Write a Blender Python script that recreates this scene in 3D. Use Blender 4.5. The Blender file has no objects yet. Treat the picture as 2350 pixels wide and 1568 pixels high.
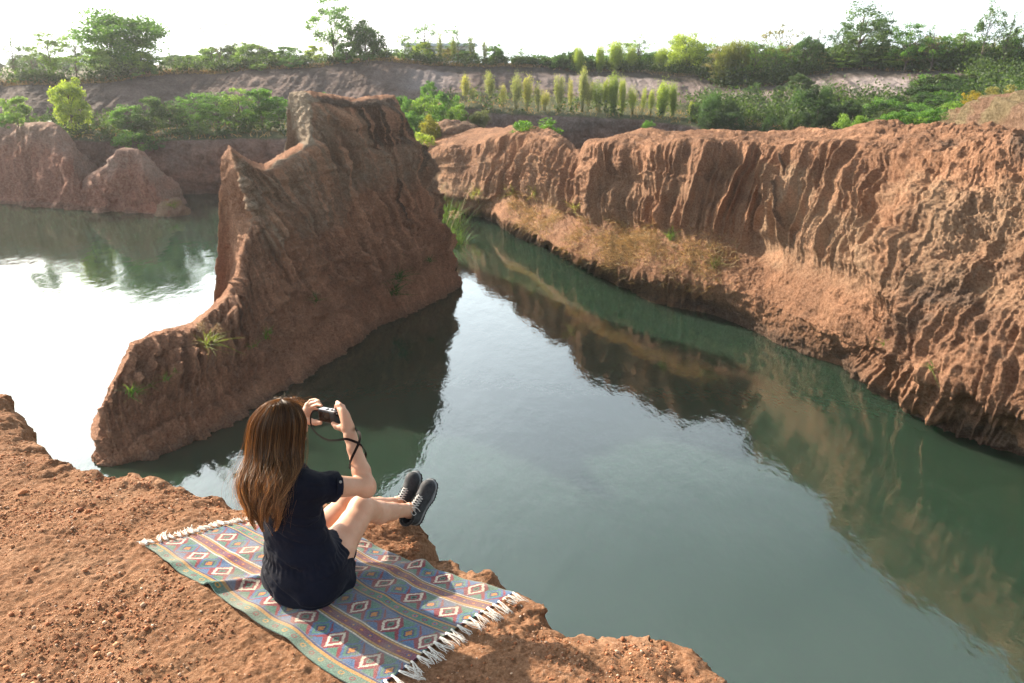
import bpy, math, random
import numpy as np
from mathutils import Vector, Matrix

# ------------------------------------------------------------------ camera
SC = bpy.context.scene
COL = SC.collection
FPX = 796.0                      # focal length in picture pixels (1024 wide)
PITCH = math.radians(19.4)
CAMZ = 2.0
WZ = -9.0                        # water level
cam_data = bpy.data.cameras.new('camera_view')
cam = bpy.data.objects.new('camera_view', cam_data)
COL.objects.link(cam)
cam.location = (0, 0, CAMZ)
cam.rotation_euler = (math.pi/2 - PITCH, 0, 0)
cam_data.sensor_width = 36.0
cam_data.lens = 36.0*FPX/1024.0
cam_data.clip_end = 6000
cam_data.clip_start = 0.05
cam_data.dof.use_dof = True
cam_data.dof.focus_distance = 3.1
cam_data.dof.aperture_fstop = 8.0
SC.camera = cam

# ------------------------------------------------------------------ light
SUN_EL, SUN_AZ = math.radians(27), math.radians(-52)      # azimuth from the view direction (+Y), negative = left
world = bpy.data.worlds.new('World'); SC.world = world
world.use_nodes = True
wn = world.node_tree; wn.nodes.clear()
w_out = wn.nodes.new('ShaderNodeOutputWorld'); w_bg = wn.nodes.new('ShaderNodeBackground')
w_sky = wn.nodes.new('ShaderNodeTexSky'); w_sky.sky_type = 'NISHITA'; w_sky.sun_disc = False
w_sky.sun_elevation = SUN_EL; w_sky.sun_rotation = SUN_AZ
w_sky.air_density = 1.0; w_sky.dust_density = 3.5; w_sky.ozone_density = 1.0; w_sky.altitude = 100
# thin bright cloud layer over the blue sky
tc = wn.nodes.new('ShaderNodeTexCoord'); mp = wn.nodes.new('ShaderNodeMapping'); mp.inputs['Scale'].default_value = (1, 1, 2.6)
cn = wn.nodes.new('ShaderNodeTexNoise'); cn.inputs['Scale'].default_value = 2.3; cn.inputs['Detail'].default_value = 7
cr = wn.nodes.new('ShaderNodeMapRange'); cr.inputs[1].default_value = .32; cr.inputs[2].default_value = .68; cr.inputs[3].default_value = .42; cr.inputs[4].default_value = .95
mx = wn.nodes.new('ShaderNodeMix'); mx.data_type = 'RGBA'
mx.inputs[7].default_value = (7.9, 9.0, 9.4, 1)
wn.links.new(tc.outputs['Generated'], mp.inputs[0]); wn.links.new(mp.outputs[0], cn.inputs['Vector'])
wn.links.new(cn.outputs[0], cr.inputs[0]); wn.links.new(cr.outputs[0], mx.inputs[0])
wn.links.new(w_sky.outputs[0], mx.inputs[6])
# thin cloud glows round the sun
vd = wn.nodes.new('ShaderNodeVectorMath'); vd.operation = 'DOT_PRODUCT'; wn.links.new(tc.outputs['Generated'], vd.inputs[0])
vd.inputs[1].default_value = (math.sin(SUN_AZ)*math.cos(SUN_EL), math.cos(SUN_AZ)*math.cos(SUN_EL), math.sin(SUN_EL))
def wm(op, a, b):
    x = wn.nodes.new('ShaderNodeMath'); x.operation = op
    for i, v in ((0, a), (1, b)):
        if isinstance(v, (int, float)): x.inputs[i].default_value = v
        else: wn.links.new(v, x.inputs[i])
    return x.outputs[0]
glow = wm('POWER', wm('MULTIPLY', wm('ADD', vd.outputs['Value'], 1.0), .5), 5.0)
glow = wm('ADD', wm('MULTIPLY', glow, 1.5), .58)
sz = wn.nodes.new('ShaderNodeSeparateXYZ'); wn.links.new(tc.outputs['Generated'], sz.inputs[0])
hz_ = wm('EXPONENT', wm('MULTIPLY', wm('POWER', wm('DIVIDE', sz.outputs[2], .5), 2.0), -1.0), 0)
glow = wm('MULTIPLY', glow, wm('ADD', wm('MULTIPLY', hz_, 2.1), .20))  # added brightness low round the whole horizon, for water reflections and fill
vs = wn.nodes.new('ShaderNodeVectorMath'); vs.operation = 'SCALE'; wn.links.new(mx.outputs[2], vs.inputs[0]); wn.links.new(glow, vs.inputs['Scale'])
wn.links.new(vs.outputs[0], w_bg.inputs[0])
w_bg.inputs[1].default_value = 0.070
wn.links.new(w_bg.outputs[0], w_out.inputs[0])
sun_data = bpy.data.lights.new('sun', 'SUN'); sun = bpy.data.objects.new('sun', sun_data); COL.objects.link(sun)
sun_data.energy = 5.0; sun_data.angle = math.radians(0.6); sun_data.color = (1.0, 0.86, 0.68)
sdir = Vector((math.sin(SUN_AZ)*math.cos(SUN_EL), math.cos(SUN_AZ)*math.cos(SUN_EL), math.sin(SUN_EL)))
sun.rotation_euler = sdir.to_track_quat('Z', 'Y').to_euler()
SC.view_settings.view_transform = 'Standard'; SC.view_settings.look = 'None'
SC.view_settings.exposure = 1.4; SC.view_settings.gamma = 1.0
SC.cycles.max_bounces = 8; SC.cycles.transparent_max_bounces = 16
SC.cycles.caustics_reflective = False; SC.cycles.caustics_refractive = False
SC.cycles.use_denoising = True

# ------------------------------------------------------------------ helpers
K = 1024/2350.0                  # outlines below were measured on a 2350 px wide view of the photo
CAM = np.array([0., 0., CAMZ]); cP, sP = math.cos(PITCH), math.sin(PITCH)
def ray(px, py):
    yd = (py-341.5)/FPX
    return np.array([(px-512)/FPX, cP-yd*sP, -(sP+yd*cP)])
def atz(px, py, z):  r = ray(px, py); return CAM+r*((z-CAMZ)/r[2])
def aty(px, py, y):  r = ray(px, py); return CAM+r*(y/r[1])
def dz(X, Y, z): return atz(X*K, Y*K, z)
def dy(X, Y, y): return aty(X*K, Y*K, y)
def on_plane(px, py, n, c):      # vertical plane n.xy = c
    r = ray(px, py); return CAM+r*(c/(n[0]*r[0]+n[1]*r[1]))
def V3(*a): return np.array(a, float)
def nrm(v): v = np.asarray(v, float); return v/np.linalg.norm(v)

_rng = np.random.RandomState(7)
_perm = np.concatenate([_rng.permutation(256)]*3)
_gr = _rng.normal(size=(256, 3)); _gr /= np.linalg.norm(_gr, axis=1)[:, None]
def pn(x, y, z=0.0):             # gradient noise, about -0.6..0.6
    x, y, z = np.broadcast_arrays(np.asarray(x, float), np.asarray(y, float), np.asarray(z, float))
    xi, yi, zi = np.floor(x).astype(np.int64), np.floor(y).astype(np.int64), np.floor(z).astype(np.int64)
    xf, yf, zf = x-xi, y-yi, z-zi
    u, v, w = [t*t*t*(t*(t*6-15)+10) for t in (xf, yf, zf)]
    xi &= 255; yi &= 255; zi &= 255
    def g(a, b, c):
        h = _perm[_perm[_perm[(xi+a) & 255]+((yi+b) & 255)]+((zi+c) & 255)]
        G = _gr[h]; return G[..., 0]*(xf-a)+G[..., 1]*(yf-b)+G[..., 2]*(zf-c)
    L = lambda a, b, t: a+(b-a)*t
    return L(L(L(g(0,0,0), g(1,0,0), u), L(g(0,1,0), g(1,1,0), u), v), L(L(g(0,0,1), g(1,0,1), u), L(g(0,1,1), g(1,1,1), u), v), w)
def fbm(x, y, z=0.0, o=4, lac=2.1, g=.5):
    s = 0; a = 1.0
    for k in range(o): s = s+a*pn(x+17.3*k, y+9.1*k, z+3.7*k); x = x*lac; y = y*lac; z = z*lac; a *= g
    return s
def sstep(a, b, x): t = np.clip((x-a)/(b-a), 0, 1); return t*t*(3-2*t)

def mesh_np(name, co, quads=None, tris=None, mat=None, parent=None, smooth=True, uv=None):
    me = bpy.data.meshes.new(name)
    co = np.ascontiguousarray(co, dtype=np.float32).reshape(-1, 3)
    me.vertices.add(len(co)); me.vertices.foreach_set('co', co.ravel())
    fs = []; tot = []
    for f, n in ((quads, 4), (tris, 3)):
        if f is not None and len(f):
            f = np.asarray(f, dtype=np.int32).reshape(-1, n); fs.append(f.ravel()); tot.append(np.full(len(f), n, np.int32))
    li = np.concatenate(fs); tt = np.concatenate(tot)
    me.loops.add(len(li)); me.loops.foreach_set('vertex_index', li)
    me.polygons.add(len(tt)); st = np.concatenate([[0], np.cumsum(tt)[:-1]]).astype(np.int32)
    me.polygons.foreach_set('loop_start', st); me.polygons.foreach_set('loop_total', tt)
    me.polygons.foreach_set('use_smooth', np.full(len(tt), bool(smooth)))
    me.update(calc_edges=True); me.validate()
    if mat is not None: me.materials.append(mat)
    o = bpy.data.objects.new(name, me); COL.objects.link(o)
    if parent is not None: o.parent = parent
    return o
def fattr(o, name, vals):
    a = o.data.attributes.new(name, 'FLOAT', 'POINT'); a.data.foreach_set('value', np.ascontiguousarray(vals, dtype=np.float32).ravel())
def cattr(o, name, rgb):
    rgb = np.asarray(rgb, dtype=np.float32).reshape(-1, 3)
    a = o.data.attributes.new(name, 'FLOAT_COLOR', 'POINT')
    a.data.foreach_set('color', np.concatenate([rgb, np.ones((len(rgb), 1), np.float32)], 1).ravel())
def gridq(nu, nv):
    i = np.arange(nu-1)[:, None]*nv+np.arange(nv-1)[None, :]
    return np.stack([i, i+nv, i+nv+1, i+1], -1).reshape(-1, 4)
def tag(o, label=None, cat=None, group=None, kind=None):
    if label: o['label'] = label
    if cat: o['category'] = cat
    if group: o['group'] = group
    if kind: o['kind'] = kind
    return o
def empty(name, loc=(0, 0, 0)):
    o = bpy.data.objects.new(name, None); COL.objects.link(o); o.location = loc; o.empty_display_size = .2; return o
def catmull(P, t, k=.5):         # P (K, ...), t in [0, K-1]; k = tangent strength
    P = np.asarray(P, float); n = len(P); i = np.clip(np.floor(t).astype(int), 0, n-2); f = (t-i).reshape((-1,)+(1,)*(P.ndim-1))
    p0, p1, p2, p3 = P[np.maximum(i-1, 0)], P[i], P[i+1], P[np.minimum(i+2, n-1)]
    m1, m2 = (p2-p0)*k, (p3-p1)*k; f2, f3 = f*f, f*f*f
    return (2*f3-3*f2+1)*p1+(f3-2*f2+f)*m1+(3*f2-2*f3)*p2+(f3-f2)*m2
def gnormals(P):
    du = np.gradient(P, axis=0); dv = np.gradient(P, axis=1); n = np.cross(du, dv)
    return n/(np.linalg.norm(n, axis=2, keepdims=True)+1e-9)

# ------------------------------------------------------------------ materials
class NT:
    def __init__(s, name):
        s.m = bpy.data.materials.new(name); s.m.use_nodes = True; s.t = s.m.node_tree; s.t.nodes.clear()
        s.out = s.t.nodes.new('ShaderNodeOutputMaterial'); s.b = s.t.nodes.new('ShaderNodeBsdfPrincipled')
        s.t.links.new(s.b.outputs[0], s.out.inputs[0]); s.tc = s.t.nodes.new('ShaderNodeTexCoord')
    def n(s, t, **k):
        x = s.t.nodes.new(t)
        for a, v in k.items(): setattr(x, a, v)
        return x
    def l(s, a, b): s.t.links.new(a, b)
    def val(s, inp, v):
        if hasattr(v, 'is_linked') or isinstance(v, bpy.types.NodeSocket): s.l(v, inp)
        else: inp.default_value = v
    def noise(s, sc, det=4, rough=.55, vec=None, scale3=None, dist=0):
        v = vec or s.tc.outputs['Object']
        if scale3: mp = s.n('ShaderNodeMapping'); mp.inputs['Scale'].default_value = scale3; s.l(v, mp.inputs[0]); v = mp.outputs[0]
        x = s.n('ShaderNodeTexNoise'); x.inputs['Scale'].default_value = sc; x.inputs['Detail'].default_value = det
        x.inputs['Roughness'].default_value = rough; x.inputs['Distortion'].default_value = dist; s.l(v, x.inputs['Vector']); return x.outputs[0]
    def ramp(s, x, lo, hi, a=0., b=1.):
        r = s.n('ShaderNodeMapRange'); r.inputs[1].default_value = lo; r.inputs[2].default_value = hi; r.inputs[3].default_value = a; r.inputs[4].default_value = b
        s.l(x, r.inputs[0]); return r.outputs[0]
    def mix(s, f, a, b, mode='MIX'):
        x = s.n('ShaderNodeMix', data_type='RGBA', blend_type=mode); s.val(x.inputs[0], f)
        for i, c in ((6, a), (7, b)):
            if isinstance(c, tuple): x.inputs[i].default_value = (c+(1,))[:4]
            else: s.l(c, x.inputs[i])
        return x.outputs[2]
    def math(s, op, a, b=0.):
        x = s.n('ShaderNodeMath', operation=op); s.val(x.inputs[0], a); s.val(x.inputs[1], b); return x.outputs[0]
    def attr(s, name): x = s.n('ShaderNodeAttribute'); x.attribute_name = name; return x
    def bump(s, h, dist=.01, st=1., prev=None):
        x = s.n('ShaderNodeBump'); x.inputs['Strength'].default_value = st; x.inputs['Distance'].default_value = dist; s.l(h, x.inputs['Height'])
        if prev is not None: s.l(prev, x.inputs['Normal'])
        return x.outputs[0]
    def fin(s, col, rough=.9, normal=None, **k):
        s.val(s.b.inputs['Base Color'], (col+(1,))[:4] if isinstance(col, tuple) else col); s.val(s.b.inputs['Roughness'], rough)
        if normal is not None: s.l(normal, s.b.inputs['Normal'])
        for a, v in k.items(): s.val(s.b.inputs[a.replace('_', ' ')], v)
        return s.m

def earth(name, c1, c2, c3, sc=1.0, pale=(.52, .42, .33), dark=(.055, .04, .035), bd=.03, fine=9., streak=True, specks=.0, spec=.12):
    """weathered laterite: two large-scale tones, streaks, specks and stains that follow the attributes pale / dark"""
    m = NT(name)
    a = m.ramp(m.noise(.55*sc, 6, .6), .38, .62); b = m.ramp(m.noise(2.6*sc, 5, .65), .40, .66)
    col = m.mix(a, c1, c2); col = m.mix(m.math('MULTIPLY', b, .65), col, c3)
    if streak:
        st = m.ramp(m.noise(2.2*sc, 5, .6, scale3=(1, 1, .12), dist=.4), .48, .68)
        col = m.mix(m.math('MULTIPLY', st, .35), col, tuple(min(1, v*1.6) for v in c2))
    pa = m.attr('pale').outputs['Fac']; da = m.attr('dark').outputs['Fac']
    nz = m.noise(4*sc, 6, .7)
    col = m.mix(m.ramp(m.math('MULTIPLY', pa, m.math('ADD', nz, .45)), .25, .7), col, pale)
    col = m.mix(m.ramp(m.math('MULTIPLY', da, m.math('ADD', nz, .5)), .28, .75, 0, .85), col, dark)
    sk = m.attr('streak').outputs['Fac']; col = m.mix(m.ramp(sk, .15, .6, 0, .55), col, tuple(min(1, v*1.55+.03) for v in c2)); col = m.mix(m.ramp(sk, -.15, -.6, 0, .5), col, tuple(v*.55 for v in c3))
    f = m.noise(fine*2.2, 5, .72); col = m.mix(m.ramp(f, .30, .72, 0.0, 1.0), m.mix(.55, col, (.02, .012, .01)), m.mix(.22, col, (.9, .72, .56)))
    if specks:
        v = m.n('ShaderNodeTexVoronoi'); v.inputs['Scale'].default_value = fine*5; m.l(m.tc.outputs['Object'], v.inputs['Vector'])
        col = m.mix(m.math('MULTIPLY', m.ramp(v.outputs['Distance'], .18, .08), m.ramp(m.noise(fine*1.3, 2), .5, .62, 0, specks)), col, (.62, .5, .42))
    h1 = m.noise(fine, 8, .78); h2 = m.noise(fine*4, 5, .8); h3 = m.noise(fine*1.6, 5, .7, scale3=(1.6, 1.6, .35))
    bm = m.bump(h1, bd*2.4, 1.0); bm = m.bump(h3, bd*1.8, 1.0, bm); bm = m.bump(h2, bd*.9, 1.0, bm)
    return m.fin(col, .93, bm, Specular_IOR_Level=spec)

# ------------------------------------------------------------------ water
def water():
    m = NT('green_water')
    n1 = m.noise(1.1, 4, .5, scale3=(1.0, .55, 1)); n2 = m.noise(5.5, 3, .55, scale3=(1.0, .5, 1), dist=.3)
    big = m.ramp(m.noise(.045, 3, .5), .35, .65)
    sx = m.n('ShaderNodeSeparateXYZ'); m.l(m.tc.outputs['Object'], sx.inputs[0])
    h = m.math('MULTIPLY', m.math('ADD', m.math('MULTIPLY', n1, 1.0), m.math('MULTIPLY', n2, .26)), m.ramp(sx.outputs[0], -13, -6, .8, .85))
    bm = m.bump(h, .040, .42)
    col = m.mix(big, (.020, .045, .029), (.025, .052, .031))
    mat = m.fin(col, .035, bm, IOR=2.1, Subsurface_Weight=1.0, Subsurface_Scale=4.5, Specular_IOR_Level=.5)
    m.b.inputs['Subsurface Radius'].default_value = (.5, 1.0, .7)
    xs = [-900, 900]; ys = [-60, 1400]
    co = [(x, y, WZ) for x in xs for y in ys]
    o = mesh_np('water', co, quads=[[0, 2, 3, 1]], mat=mat, smooth=False); tag(o, kind='structure')
water()

# ------------------------------------------------------------------ loft
def loft(name, cols, nu, nv, mat, disp=None, tu=None, vrows=None, smooth_v=True, attrs=None, upos=None, ku=.35, kv=.35):
    """cols (K, M, 3): K columns of M points. disp(P, N, U, Vv, S) -> (offset along normal); S is the run length along the face in metres"""
    cols = np.asarray(cols, float); Kc, M, _ = cols.shape
    if upos is not None:
        t = np.interp(np.linspace(upos[0], upos[-1], nu), upos, np.arange(Kc))
    else: t = np.linspace(0, Kc-1, nu)
    G = catmull(cols, t, ku)                                   # nu, M, 3
    tv = np.linspace(0, M-1, nv) if vrows is None else np.interp(np.linspace(0, 1, nv), vrows, np.arange(M))
    P = catmull(np.moveaxis(G, 1, 0), tv, kv); P = np.moveaxis(P, 0, 1)   # nu, nv, 3
    N = gnormals(P)
    mid = P[:, nv//2]; S = np.concatenate([[0], np.cumsum(np.linalg.norm(np.diff(mid, axis=0), axis=1))])[:, None]+np.zeros((1, nv))
    TV = tv[None, :]+np.zeros((nu, 1)); TU = t[:, None]+np.zeros((1, nv))
    if disp is not None: P = P+disp(P, N, TU, TV, S)
    o = mesh_np(name, P, quads=gridq(nu, nv), mat=mat)
    if attrs:
        for k, f in attrs.items(): fattr(o, k, f(P, TU, TV, S))
    return o, P
def grooves(x, y, w=.12):        # 0 on ribs, 1 in narrow gullies
    n = pn(x, y, 1.7); return np.exp(-(n/w)**2)
def flutes(x, y, w=.30):         # broad rounded ribs with V-shaped gullies
    return np.clip(1-np.abs(pn(x, y, 4.3))/w, 0, 1)**1.3

def tube_geo(pts, radii, ns=6, flat=None):
    """swept tube; flat=(axis vector, factor) squashes the section"""
    P = np.asarray(pts, float); n = len(P); T = np.gradient(P, axis=0); T /= np.linalg.norm(T, axis=1)[:, None]+1e-12
    a = np.array([0, 0, 1.]) if abs(T[0][2]) < .9 else np.array([1., 0, 0]); N = [nrm(np.cross(T[0], a))]
    for i in range(1, n): v = N[-1]-T[i]*(N[-1]@T[i]); N.append(v/(np.linalg.norm(v)+1e-12))
    N = np.array(N); B = np.cross(T, N); R = np.broadcast_to(np.asarray(radii, float), (n,))
    th = np.arange(ns)/ns*2*np.pi
    co = P[:, None]+R[:, None, None]*(np.cos(th)[None, :, None]*N[:, None]+np.sin(th)[None, :, None]*B[:, None])
    q = []
    i = np.arange(n-1)[:, None]*ns; j = np.arange(ns)[None]; k = (j+1) % ns
    q = np.stack([i+j, i+k, i+ns+k, i+ns+j], -1).reshape(-1, 4)
    co = co.reshape(-1, 3); c0, c1 = len(co), len(co)+1
    co = np.concatenate([co, P[:1], P[-1:]]); jj = np.arange(ns); kk = (jj+1) % ns
    t = np.concatenate([np.stack([np.full(ns, c0), kk, jj], -1), np.stack([np.full(ns, c1), (n-1)*ns+jj, (n-1)*ns+kk], -1)])
    return co, q, t
def tubes(name, items, mat, ns=6, parent=None):
    cs, qs, ts = [], [], []; o = 0
    for it in items:
        c, q, t = tube_geo(it[0], it[1], ns); cs.append(c); qs.append(q+o); ts.append(t+o); o += len(c)
    return mesh_np(name, np.concatenate(cs), quads=np.concatenate(qs), tris=np.concatenate(ts), mat=mat, parent=parent)
# ------------------------------------------------------------------ the fin of rock standing in the water
FN = nrm([.907, -.42, 0]); FD = V3(.42, .907, 0)
def fin_rock():
    cf, cb = -20.7, -21.9
    T = [ # BE (silhouette), FE (front edge), B (front waterline) on the 2350 px view
     ((218,1062),(224,1062),(224,1069)), ((235,1000),(240,1003),(245,1069)), ((250,920),(255,925),(272,1067)), ((262,870),(268,872),(300,1062)),
     ((290,815),(297,818),(350,1050)), ((300,790),(308,793),(375,1040)), ((340,772),(345,775),(400,1028)), ((380,756),(386,760),(440,1012)), ((412,754),(416,760),(470,1000)),
     ((440,742),(444,750),(510,980)), ((490,700),(496,708),(560,950)), ((515,672),(524,680),(590,932)), ((533,640),(543,648),(620,912)),
     ((535,600),(556,595),(650,893)), ((528,550),(564,552),(672,880)), ((518,500),(580,505),(694,866)), ((511,450),(584,468),(716,850)),
     ((508,400),(566,428),(742,835)), ((511,362),(545,385),(768,820)), ((523,344),(532,350),(790,805)), ((545,360),(549,366),(808,792)), ((575,379),(578,386),(822,779)), ((606,386),(609,393),(836,768)),
     ((640,363),(642,371),(850,758)), ((672,346),(678,352),(866,750)), ((684,338),(708,330),(882,742)), ((672,305),(712,290),(894,736)), ((666,262),(712,258),(904,732)), ((663,222),(710,231),(916,727)),
     ((700,219),(735,232),(936,720)), ((760,226),(768,238),(960,710)), ((818,234),(822,243),(985,697)), ((860,227),(862,238),(1005,686)), ((905,227),(904,236),(1028,673)),
     ((922,262),(915,268),(1037,667)), ((935,330),(928,332),(1044,662)), ((960,400),(952,402),(1048,659)), ((992,470),(984,474),(1051,656)), ((1022,530),(1014,534),(1053,652)), ((1050,605),(1043,608),(1054,650))]
    cols = []
    for i, (be, fe, b) in enumerate(T):
        u = i/(len(T)-1); cff = -19.9+(cf+19.9)*min(1, i/6); cbb = cff-(.15+1.25*min(1, i/5)); 
        if i > 33: cbb = cff-1.2
        FE = on_plane(fe[0]*K, fe[1]*K, FN, cff); BE = on_plane(be[0]*K, be[1]*K, FN, cbb); B = dz(b[0], b[1], WZ)
        B2 = B+V3(0, 0, -1.2)+FN*.35
        row = [BE-FN*2.2+V3(0, 0, 0)]; row[0][2] = WZ-1.2
        bm = BE-FN*.9; bm[2] = .5*(BE[2]+WZ)-.4; row.append(bm)
        row += [BE, FE]
        dn = (B-FE)@FN; da = (B-FE)@FD
        for h in (.2, .4, .6, .8):
            p = FE+FN*dn*h**1.7+FD*da*h**.75; p[2] = FE[2]+(B[2]-FE[2])*h; row.append(p)
        row += [B, B2]; cols.append(row)
    def disp(P, N, TU, TV, S):
        front = sstep(2.9, 3.5, TV)*(1-.6*sstep(6.6, 8.0, TV)); tall = sstep(13, 18, TU)
        wv = fbm(S*.15, TV*.2, 3, 3)*.22; patch = .35+.9*sstep(-.25, .3, fbm(S*.25, TV*.5, 6, 3))
        g = (flutes(S*.75+wv, TV*.10+2, .30)*.48*tall+flutes(S*1.7+wv*2, TV*.12+9, .34)*.40+flutes(S*3.4+wv*3, TV*.2, .36)*.22)*patch+grooves(S*1.3+wv*2, TV*.2+30, .07)*.3*patch
        g = g*(1-.45*sstep(5.4, 6.4, TV))
        g = g*(1-.8*np.exp(-((TU-18.5)/3.2)**2)*(1-sstep(3.8, 5.2, TV)))
        fine = grooves(S*9+wv*4, TV*.8, .25)*.05*patch
        low = fbm(P[..., 0]*.30, P[..., 1]*.30, P[..., 2]*.4, 3)*.30
        rough = fbm(P[..., 0]*1.6, P[..., 1]*1.6, P[..., 2]*1.9, 6, 2.15, .68)*.24
        pit = np.maximum(0, fbm(P[..., 0]*2.6, P[..., 1]*2.6, P[..., 2]*1.6, 3)-.16)*.9*sstep(5, 6.2, TV)
        cr1 = 30.8+.10*(TV-3)+.10*pn(TV*2.3, 1.3)+.05*pn(TV*9, 4.); cr2 = 29.1+.10*(TV-3)+.2*pn(TV*1.6, 7.3); cr3 = 33.2+.15*pn(TV*2, 2.2)
        crack = np.exp(-((TU-cr1)/.06)**2)*.35*sstep(2.95, 3.2, TV)*(1-sstep(5.6, 6.6, TV))
        crack += np.exp(-((TU-cr2)/.08)**2)*.25*sstep(4.2, 4.8, TV)*(1-sstep(6.4, 7.2, TV))+np.exp(-((TU-cr3)/.05)**2)*.5*sstep(5., 5.5, TV)*(1-sstep(6.6, 7.2, TV))
        ledge = np.exp(-((TV-5.7-.5*fbm(S*.2, 3.3, 0, 3))/.10)**2)*.16*sstep(9, 14, TU)*(1-sstep(24, 28, TU))-np.exp(-((TV-7.1-.5*fbm(S*.2, 9.3, 0, 3))/.3)**2)*.25
        # stepped gravel layers under the cap
        cap = .16*sstep(28.3, 29, TU)*(1-sstep(33.5, 34.2, TU))*np.exp(-((TV-3.12)/.16)**2)
        ledge = ledge-cap+pit
        amt = np.where(TV < 2.9, .75, 1.0)
        edge = 1-.6*np.exp(-((TV-2.6)/.7)**2)
        d = -(g+fine+ledge)*front-crack+(low*edge*front)+rough*(.6+.4*front)*amt
        d = d*(.25+.75*sstep(0, 4, TU))*(1-.6*sstep(35, 38.5, TU))
        return N*d[..., None]
    def pale(P, TU, TV, S):
        a = sstep(24.4, 25.2, TU)*(1-sstep(28.2, 28.9, TU))*sstep(.5, 1.0, TV)*(1-sstep(2.9, 3.15, TV))*1.6
        b = sstep(3, 3.3, TV)*(1-sstep(4.5, 6.0, TV))*.55*sstep(10, 18, TU)
        edge = np.exp(-((TV-3)/.12)**2)*.8*sstep(7, 10, TU)
        return np.clip(a+b+edge*.8+.25*fbm(P[..., 0], P[..., 1], P[..., 2]), 0, 2)
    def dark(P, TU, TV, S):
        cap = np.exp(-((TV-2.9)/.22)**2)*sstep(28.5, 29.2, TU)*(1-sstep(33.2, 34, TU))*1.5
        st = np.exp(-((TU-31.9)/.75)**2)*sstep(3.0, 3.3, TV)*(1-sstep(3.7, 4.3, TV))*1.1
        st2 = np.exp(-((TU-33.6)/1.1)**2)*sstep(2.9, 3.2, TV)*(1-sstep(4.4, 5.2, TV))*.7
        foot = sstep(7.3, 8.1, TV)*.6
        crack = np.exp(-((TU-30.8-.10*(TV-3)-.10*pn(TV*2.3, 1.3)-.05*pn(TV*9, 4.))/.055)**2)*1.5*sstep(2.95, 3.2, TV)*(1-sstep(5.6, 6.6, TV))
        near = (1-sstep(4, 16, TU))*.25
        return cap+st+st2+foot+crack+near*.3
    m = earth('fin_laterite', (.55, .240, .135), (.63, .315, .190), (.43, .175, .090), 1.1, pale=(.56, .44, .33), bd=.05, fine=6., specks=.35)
    vr = np.cumsum([0, .05, .07, .06, .16, .17, .17, .16, .12, .04]); vr = vr/vr[-1]
    wts = np.array([1.0]*len(T)); 
    o, P = loft('rock_fin', cols, 1250, 460, m, disp, vrows=vr, ku=.18, kv=.22, attrs={'pale': pale, 'dark': dark, 'streak': lambda P, TU, TV, S: (fbm(S*2.2+3, TV*.25, 6, 4)+fbm(S*7, TV*.5, 2, 3))*1.9*sstep(3, 3.3, TV)*(1-.6*sstep(5.6, 7, TV))})  # random streaks along the flutes, colour standing in for groove shade
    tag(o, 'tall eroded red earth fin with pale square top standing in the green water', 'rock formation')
    return P
FINP = fin_rock()

# ------------------------------------------------------------------ right-hand cliff with its bench
CLC = [ # R0 (crest), R1 (rim), Bk (bench back), Bf (bench lip), W (waterline)
 ((925,318),(930,345),(945,440),(950,460),(955,470)), ((990,312),(985,340),(990,440),(993,462),(995,470)), ((1053,306),(1040,337),(1040,450),(1042,466),(1045,474)),
 ((1100,298),(1090,334),(1068,450),(1070,475),(1074,490)), ((1150,294),(1130,318),(1110,458),(1112,478),(1110,500)), ((1200,293),(1180,305),(1165,450),(1150,500),(1150,520)),
 ((1241,296),(1225,308),(1220,458),(1210,525),(1205,548)), ((1290,311),(1285,322),(1285,480),(1270,560),(1265,575)), ((1327,343),(1325,352),(1330,500),(1330,585),(1325,605)),
 ((1352,321),(1350,333),(1370,510),(1390,607),(1390,638)), ((1430,307),(1400,330),(1430,515),(1450,616),(1450,668)), ((1500,296),(1470,328),(1500,525),(1510,630),(1510,695)),
 ((1600,298),(1560,325),(1580,535),(1590,640),(1580,712)), ((1700,302),(1660,328),(1650,540),(1650,655),(1640,725)), ((1800,305),(1760,332),(1740,545),(1720,680),(1710,752)),
 ((1900,302),(1850,335),(1820,570),(1790,715),(1780,785)), ((2000,292),(1960,325),(1900,600),(1870,750),(1850,812)), ((2100,288),(2060,325),(1990,630),(1940,780),(1920,838)),
 ((2200,285),(2150,325),(2060,650),(1990,800),(1955,865)), ((2300,284),(2250,330),(2150,660),(2070,830),(2020,920)), ((2400,284),(2350,340),(2260,670),(2160,870),(2120,965)),
 ((2500,290),(2470,350),(2380,690),(2280,910),(2240,1010)), ((2650,290),(2600,370),(2520,720),(2430,960),(2380,1065)), ((2900,290),(2850,400),(2800,780),(2700,1060),(2640,1180))]
ZF = [-8.3,-8.3,-8.3,-8.2,-8.0,-7.7,-7.7,-7.7,-7.6,-7.5,-7.4,-7.3,-7.2,-7.2,-7.3,-7.5,-7.4,-7.4,-7.3,-7.0,-6.9,-6.7,-6.5,-6.3]
ZB = [-7.4,-7.4,-7.4,-7.3,-7.2,-6.8,-6.5,-6.3,-6.2,-6.0,-5.9,-5.8,-5.6,-5.5,-5.4,-5.3,-5.3,-5.2,-4.9,-4.6,-4.4,-4.2,-4.0,-3.8]
SB = [2.2,2.2,2.2,2.2,2.4,2.5,2.8,3.0,3.0,3.2,3.4,3.4,3.6,3.8,4.0,4.0,4.0,4.0,3.8,3.6,3.4,3.2,3.0,3.0]
def STREAK(P): return (fbm(P[..., 0]*1.6+P[..., 1]*1.1, P[..., 2]*.25, 6, 4)+fbm(P[..., 0]*.5, P[..., 1]*.5, P[..., 2]*.5, 4))*1.1
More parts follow.
